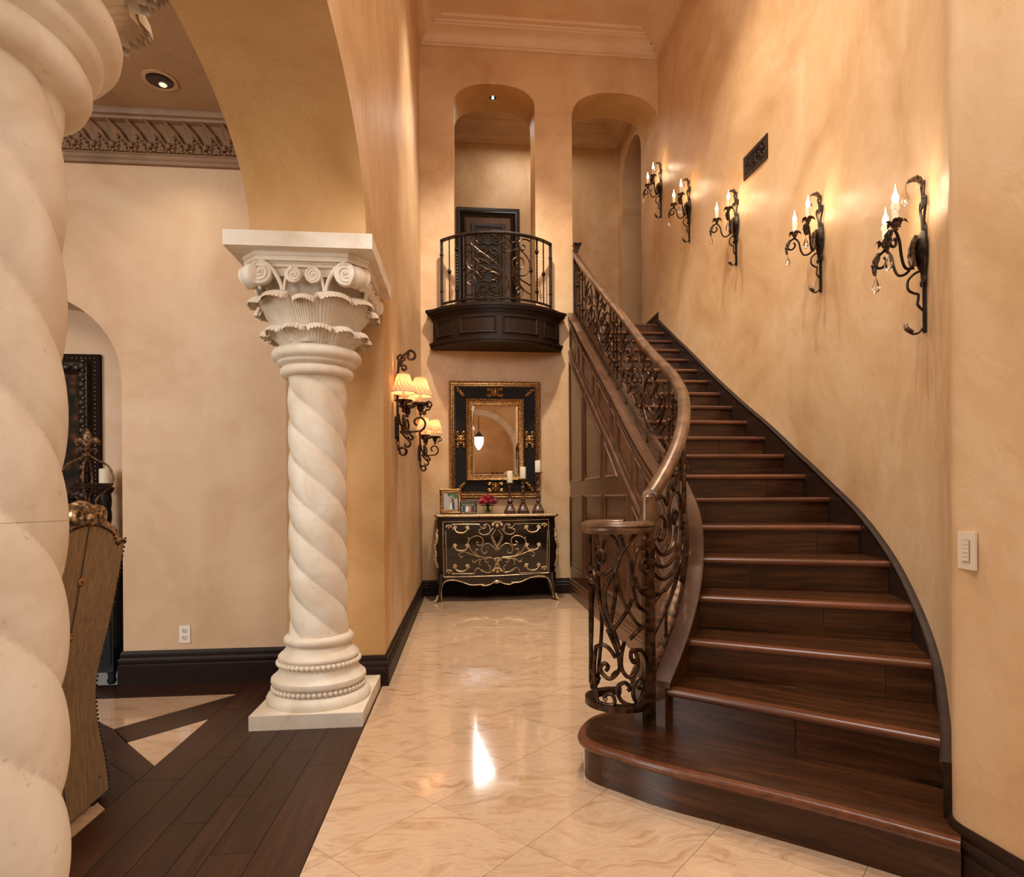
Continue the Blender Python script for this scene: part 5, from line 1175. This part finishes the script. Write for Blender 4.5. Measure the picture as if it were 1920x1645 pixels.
# ------------------------------------------------------------------ vent grille
n = wall_normal(5.23); rz = math.atan2(n.y, n.x)
vg = thing('vent_grille', (WALLY(5.23)+n.x*.002, 5.23, 4.245), 'dark bronze scroll-pattern vent grille high on the stair wall', 'vent', None, rz)
VB = m_plain('vent_bronze', srgb(62,46,36), .45, .5)
MB().box((.0005,-.185,-.09), (.003,.185,.09)).build('dark_sheet', DARK, vg)  # black sheet stands for the shade inside the duct
vf = MB()
for (a, b) in (((0,-.20,.075),(.012,.20,.105)),((0,-.20,-.105),(.012,.20,-.075)),((0,-.20,-.075),(.012,-.165,.075)),((0,.165,-.075),(.012,.20,.075))): vf.box(a, b)
vf.build('frame', VB, vg)
for sx in (-1, 1):
    for sz in (-1, 1):
        for c in (path2((0,0),(sx*.03,sz*.05),('s',sx*.075,sz*.035,.033,90*sz,90*sz-sx*sz*430,.008)), path2((sx*.01,sz*.068),(sx*.05,sz*.06),(sx*.10,sz*.065),('s',sx*.135,sz*.04,.026,90*sz,90*sz-sx*sz*400,.006)), path2((sx*.0,sz*.02),(sx*.06,sz*.005),(sx*.12,sz*.012),(sx*.165,sz*.03)), path2((sx*.165,sz*.072),(sx*.14,sz*.06),(sx*.15,sz*.02))):
            MB().tube([(.007, p[0], p[1]) for p in c], .0045, 5).build('scroll', VB, vg, True)
MB().box((.003,-.003,-.075), (.010,.003,.075)).build('mullion', VB, vg)
# ------------------------------------------------------------------ keypad and power outlet
kd = Vector((.026,-.28,0)).normalized(); kn = Vector((-kd.y*-1, 0, 0))
kp = thing('wall_keypad', (1.5518, 1.757, 1.062), 'white five-button lighting keypad on the wall at right', 'switch', None, math.atan2(.0928, -1)+0)
KW = m_plain('keypad_white', srgb(222,204,182), .4)
MB().box((.0,-.037,-.058), (.007,.037,.058)).build('cover_plate', KW, kp); MB().box((.007,-.0165,-.033), (.0085,.0165,.033)).build('button_bed', m_plain('keypad_shadow', srgb(150,124,98), .6), kp)
for k in range(5): MB().box((.0085,-.0155,-.032+.0129*k), (.0105,.0135,-.032+.0129*k+.0117)).build('button', KW, kp)
po = thing('power_outlet', (-1.885, YD-.001, .327), 'white double power outlet low on the dining room wall', 'outlet')
MB().box((-.035,-.006,-.058), (.035,0,.058)).build('cover_plate', WHITE, po)
for sz in (-1, 1):
    u = MB().box((-.017,-.0085,sz*.024-.016), (.017,-.006,sz*.024+.016)).build('socket', m_plain('outlet_white', srgb(214,204,190), .4) if sz < 0 else bpy.data.materials['outlet_white'] if 'outlet_white' in bpy.data.materials else WHITE, po)
    MB().box((-.009,-.0088,sz*.024-.002), (-.006,-.0084,sz*.024+.010)).box((.006,-.0088,sz*.024-.002), (.009,-.0084,sz*.024+.010)).box((-.0025,-.0088,sz*.024-.011), (.0025,-.0084,sz*.024-.006)).build('slot', DARK, u)
# ------------------------------------------------------------------ recessed downlights
def can(loc, label, lit, r=.075, tilt=(0,0,0)):
    t = thing('recessed_downlight', loc, label, 'downlight'); t.rotation_euler = tilt
    MB().lathe([(r*1.28,-.001),(r*1.28,-.006),(r*1.02,-.008),(r,-.004),(r,-.001)], 32, cap=False).build('trim_ring', m_plain('can_trim', srgb(190,150,110), .5), t, True)
    MB().lathe([(r,-.005),(r*.9,-.003),(r*.5,-.0015),(.001,-.0012)], 32, cap=False).build('reflector', m_plain('can_reflector', srgb(70,62,56), .12, .9), t, True)
    MB().lathe([(r*.30,-.004),(r*.26,-.008),(.001,-.010)], 20, (0, r*.5 if lit < 5 else 0, 0), cap=False).build('lens', m_emit('can_lens', (1,.82,.6,1), lit), t, True); return t
can((-1.802,3.874,3.7595), 'recessed downlight in the brown dining room ceiling', .7)
can((.413,8.10,6.523), 'lit recessed downlight in the arch soffit above the balcony', 60.0, .05)
spot('niche_spot', (.413,8.10,6.49), (.413,8.4,3.5), 26, (1,.78,.5), 110, .7, .03)
spot('dining_spot', (-1.802,3.874,3.72), (-1.8,4.0,0), 14, (1,.80,.58), 110, .8, .04)
# ------------------------------------------------------------------ dining room, seen past the near column
# alcove painting
dpn = thing('alcove_painting', (-3.02, YD+.418, 1.74), 'dark carved frame with a floral oil painting inside the dining alcove', 'painting')
FR = m_metal('carved_black_frame', srgb(30,22,18), srgb(74,56,44), .4, .4, 50)
rframe(.385, .56, .325, .50, [(0,0),(0,.03),(.3,.035),(1,.032)], m_plain('frame_felt', srgb(34,22,15), .8, 0, Specular_IOR_Level=.1), 'outer_frame', dpn)
rframe(.325, .50, .235, .41, [(0,.03),(.1,.065),(.4,.078),(.7,.06),(1,.03)], FR, 'carved_frame', dpn)
beads_rect(.356, .53, -.036, .004, .03, GOLD, 'stud_border', dpn)
fl_ = MB()
for s in (-1, 1):
    for k in range(15): z = -.47+.067*k; fl_.ball((s*.285,-.075,z), .026, 8, 5, (1,.6,1.15)); fl_.ball((s*.30,-.075,z+.033), .014, 6, 4)
    for k in range(8): x = -.25+.0715*k; fl_.ball((x,-.075,s*.455), .026, 8, 5, (1.15,.6,1))
fl_.build('carved_flowers', FR, dpn, True)
def m_paint():
    t = NT('oil_painting'); mp = t.coords((1,1,1)); n1 = t.n('ShaderNodeTexVoronoi', i_Scale=16.0); t.l(mp, 0, n1, 'Vector')
    r = t.ramp([(.0, srgb(120,36,30)), (.18, srgb(92,60,44)), (.45, srgb(60,46,34)), (.8, srgb(38,36,30))]); t.l(n1, 'Distance', r, 0); t.l(r, 0, t.b, 'Base Color'); t.set(Roughness=.8, Specular_IOR_Level=.05); return t.m
MB().add([(-.24,-.03,-.415),(.24,-.03,-.415),(.24,-.03,.415),(-.24,-.03,.415)], [(0,1,2,3)]).build('canvas', m_paint(), dpn)
# console cabinet in the alcove
cc = thing('console_cabinet', (-2.95, YD+.20, 0), 'black console cabinet standing in the dining alcove behind the chair', 'cabinet')
CB = m_plain('console_black', srgb(26,28,34), .35)
MB().box((-.62,-.19,.08), (.60,.19,.90)).build('body', CB, cc); MB().box((-.66,-.21,.90), (.63,.21,.94)).build('top', m_plain('console_top', srgb(44,34,30), .3), cc)
for x in (-.40, 0, .40): d = MB().box((x-.185,-.198,.13), (x+.185,-.19,.86)).build('door', CB, cc); MB().ball((x+.15,-.206,.5), .012, 8, 5).build('knob', GOLD, d, True)
for sx in (-.60, .58):
    for sy in (-.17, .17): MB().lathe([(.02,0),(.03,.02),(.022,.05),(.03,.085)], 12, (sx, sy, 0)).build('foot', CB, cc, True)
# metal basket stand with fleur-de-lis finial
bk = thing('tray_stand', (-2.50, YD+.0, .94), 'gilded wire tray stand with a fleur-de-lis finial on the console', 'stand')
GB = m_metal('old_gilt', srgb(70,50,34), srgb(150,112,72), .45, .6, 60)
MB().lathe([(.0,.385),(.12,.385),(.142,.395),(.146,.41),(.142,.408),(.118,.396),(0,.396)], 32).build('tray', m_metal('tray_bronze', srgb(46,34,28), srgb(84,66,54), .4, .6), bk, 40)
for k in range(4):
    a = k*PI/2+.35; d = Vector((math.cos(a), math.sin(a), 0)); f = lambda p: d*p[0]+Vector((0,0,p[1]))
    MB().tube([f(p) for p in path2((.140,.405),(.145,.46),(.115,.53),(.05,.57),(.012,.60),(.0,.625))], .006, 6).build('hoop', GB, bk, True)
    MB().tube([f(p) for p in path2((.14,.40),(.10,.36),(.05,.30),(.055,.22),(.10,.12),(.125,.02),(.15,.004))], .006, 6).build('leg', GB, bk, True)
    MB().tube([f(p) for p in path2((.005,.62),(.03,.64),('s',.042,.628,.016,120,-160,.006))], .005, 6).build('curl', GB, bk, True)
fn_ = MB().lathe([(.008,.62),(.02,.635),(.012,.65),(.02,.66)], 12); fn_.ball((0,0,.715), .034, 10, 8, (.9,.6,1.5)); fn_.ball((0,0,.765), .012, 8, 6)
for s in (-1, 1): fn_.tube(cr([(0,0,.66),(s*.03,0,.69),(s*.055,0,.70),(s*.066,0,.68),(s*.056,0,.665)], 4), [.012+.007*math.sin(PI*k/16) for k in range(17)], 8)
fn_.build('finial', GB, bk, True)
# twisted candlestick and candle behind it
tc = thing('twisted_candlestick', (-2.555, YD+.31, .94), 'short dark twisted candlestick on the console at the alcove edge', 'candlestick')
tw_ = MB(); tw_.grid(lambda u, v: ((.030+.007*abs(math.sin(2*PI*u*1.5+v*9)))*math.cos(2*PI*u), (.030+.007*abs(math.sin(2*PI*u*1.5+v*9)))*math.sin(2*PI*u), .05+.30*v), 32, 40, wrapu=True)
tw_.build('stem', WE, tc, 50); MB().lathe([(.06,0),(.062,.02),(.045,.035),(.036,.05)], 20).build('foot', WE, tc, 50); MB().lathe([(.03,.34),(.045,.36),(.052,.38),(.052,.39),(0,.39)], 20).build('dish', WE, tc, 50)
pc = MB().lathe([(.040,0),(.041,.005),(.041,.125),(.036,.132),(0,.128)], 24).build('pillar_candle', IVORY, None, 50); pc.location = (-2.555, YD+.31, 1.3305); tag(pc, 'cream pillar candle on the twisted candlestick in the alcove', 'candle')
# high-backed dining chair seen from behind
dc = thing('dining_chair', (-1.72, 2.45, 0), 'high-backed taupe upholstered dining chair with carved gilt crest', 'chair')
def m_velvet():
    t = NT('taupe_velvet'); mp = t.coords((60, 60, 2.5)); n1 = t.n('ShaderNodeTexNoise', i_Scale=2.0, i_Detail=4.0); t.l(mp, 0, n1, 'Vector')
    r = t.ramp([(.3, srgb(112,86,54)), (.7, srgb(150,118,78))]); t.l(n1, 'Fac', r, 0); t.l(r, 0, t.b, 'Base Color'); t.set(Roughness=.85, Sheen_Weight=.1, Specular_IOR_Level=.15); t.bump(n1, 'Fac', .1, .003); return t.m
VEL = m_velvet()
oc = (-1.72, 2.45, 0)
def bx_(z): # outer (rear) x of the back at height z
    return -1.485-.038*math.exp(-((z-.42)/.28)**2)+(.075*max(0, (z-.45)/.65)**1.4)
def bw_(z): return .268+.012*max(0, (z-.6)/.5)+.02*math.exp(-(z/.25)**2)-.010*math.exp(-((z-.42)/.2)**2)
def topz(u): s = (u-.5)*2; return 1.105-.03*abs(s)**3+.05*math.cos(s*PI/2)**2-.03*math.exp(-((abs(s)-.78)/.10)**2)
bk_ = MB()
def bf(u, v, th):
    z = .02+(topz(u)-.02)*v; s = (u-.5)*2; return (bx_(z)-.008*s*s-th, 2.45+s*bw_(z), z)
bk_.grid(lambda u, v: bf(u, v, 0), 24, 30); bk_.grid(lambda u, v: bf(u, v, .075), 24, 30, True)
for u in (0, 1): bk_.grid(lambda a, v: bf(u, v, .075*a), 3, 30)
bk_.grid(lambda u, a: bf(u, 1, .075*a), 24, 3); bk_.build('backrest', VEL, dc, 60, off=oc)
nl = MB()
for s in (0, 1):
    for k in range(60): v = k/59; p = bf(s, v, .004); nl.ball((p[0]+.004, p[1]+(.004 if s else -.004), p[2]), .0055, 6, 4)
for k in range(40): p = bf(k/39, 1, .0); nl.ball((p[0]+.002, p[1], p[2]-.012), .0055, 6, 4)
nl.build('nailhead_trim', m_metal('nail_bronze', srgb(50,38,26), srgb(110,84,54), .35, .8, 90), dc, True, off=oc)
MB().tube([tuple(Vector(bf(.5, v, -.001))) for v in [.03+.95*k/30 for k in range(31)]], .003, 5).build('back_seam', m_plain('seam_shadow', srgb(70,54,36), .8), dc, True, off=oc)
for v in (.80, .62, .44): p = bf(.5, v, 0); MB().ball((p[0]+.004, p[1], p[2]), .017, 10, 6, (.6,1,1)).build('back_button', GOLD, dc, True, off=oc)
cg = MB(); CG = m_metal('crest_gilt', srgb(84,62,40), srgb(186,152,106), .3, .7, 50)
for s in (-1, 1):
    c = [Vector((bx_(1.14)-.03, 2.45+s*a, topz(.5+s*a/.56)+b)) for a, b in path2((0,.055),(.04,.05),(.08,.03),(.13,.012),(.19,.012),('s',.205,.03,.018,-90,200,.008))]
    cg.tube(c, [.026*(1-.6*k/(len(c)-1)) for k in range(len(c))], 8)
    c = [Vector((bx_(1.14)+.0, 2.45+s*a, topz(.5)+b)) for a, b in path2((0,.03),(.04,.05),('s',.07,.02,.03,90,-260,.010))]; cg.tube(c, .013, 7)
for k in range(7): a = PI*k/6; cg.ball((bx_(1.14)-.01, 2.45+.055*math.cos(a), 1.16+.05*math.sin(a)), .018, 8, 5)
cg.ball((bx_(1.14)-.005, 2.45, 1.165), .032, 10, 6); cg.build('carved_crest', CG, dc, True, off=oc)
st_ = MB().box((-2.06,2.19,.40), (-1.56,2.71,.50)); st_.build('seat', VEL, dc, off=oc)
MB().box((-2.05,2.20,.32), (-1.57,2.70,.40)).build('seat_rail', WE, dc, off=oc)
for y in (2.23, 2.67): MB().tube([(-2.02,y,.33),(-2.03,y,.18),(-2.05,y,.0)], [.03,.022,.026], 10).build('leg', WE, dc, True, off=oc)
for y in (2.24, 2.66): MB().box((-1.56,y-.025,0), (-1.50,y+.025,.10)).build('leg', WE, dc, off=oc)
# ------------------------------------------------------------------ foyer lantern behind the camera (seen in the mirror)
ln = thing('hanging_lantern', (.52, -5.7, 2.35), 'glowing glass hanging lantern reflected in the mirror', 'lantern')
MB().tube([(0,0,.62),(0,0,4.82)], .012, 8).build('rod', IROND, ln); MB().lathe([(.02,.62),(.06,.58),(.17,.45),(.18,.43),(.0,.43)], 8).build('cap', IROND, ln)
MB().lathe([(.165,.43),(.15,.2),(.05,.02),(.01,0)], 8, cap=False).build('glass_shade', m_emit('lantern_glass', (1,.85,.62,1), 5.0), ln)
for k in range(8): a = PI/4*k; MB().tube([(.168*math.cos(a),.168*math.sin(a),.44),(.153*math.cos(a),.153*math.sin(a),.2),(.05*math.cos(a),.05*math.sin(a),.015)], .006, 6).build('rib', IROND, ln)
point('lantern_light', (.52,-5.7,6.2), 60, WARM, .15)
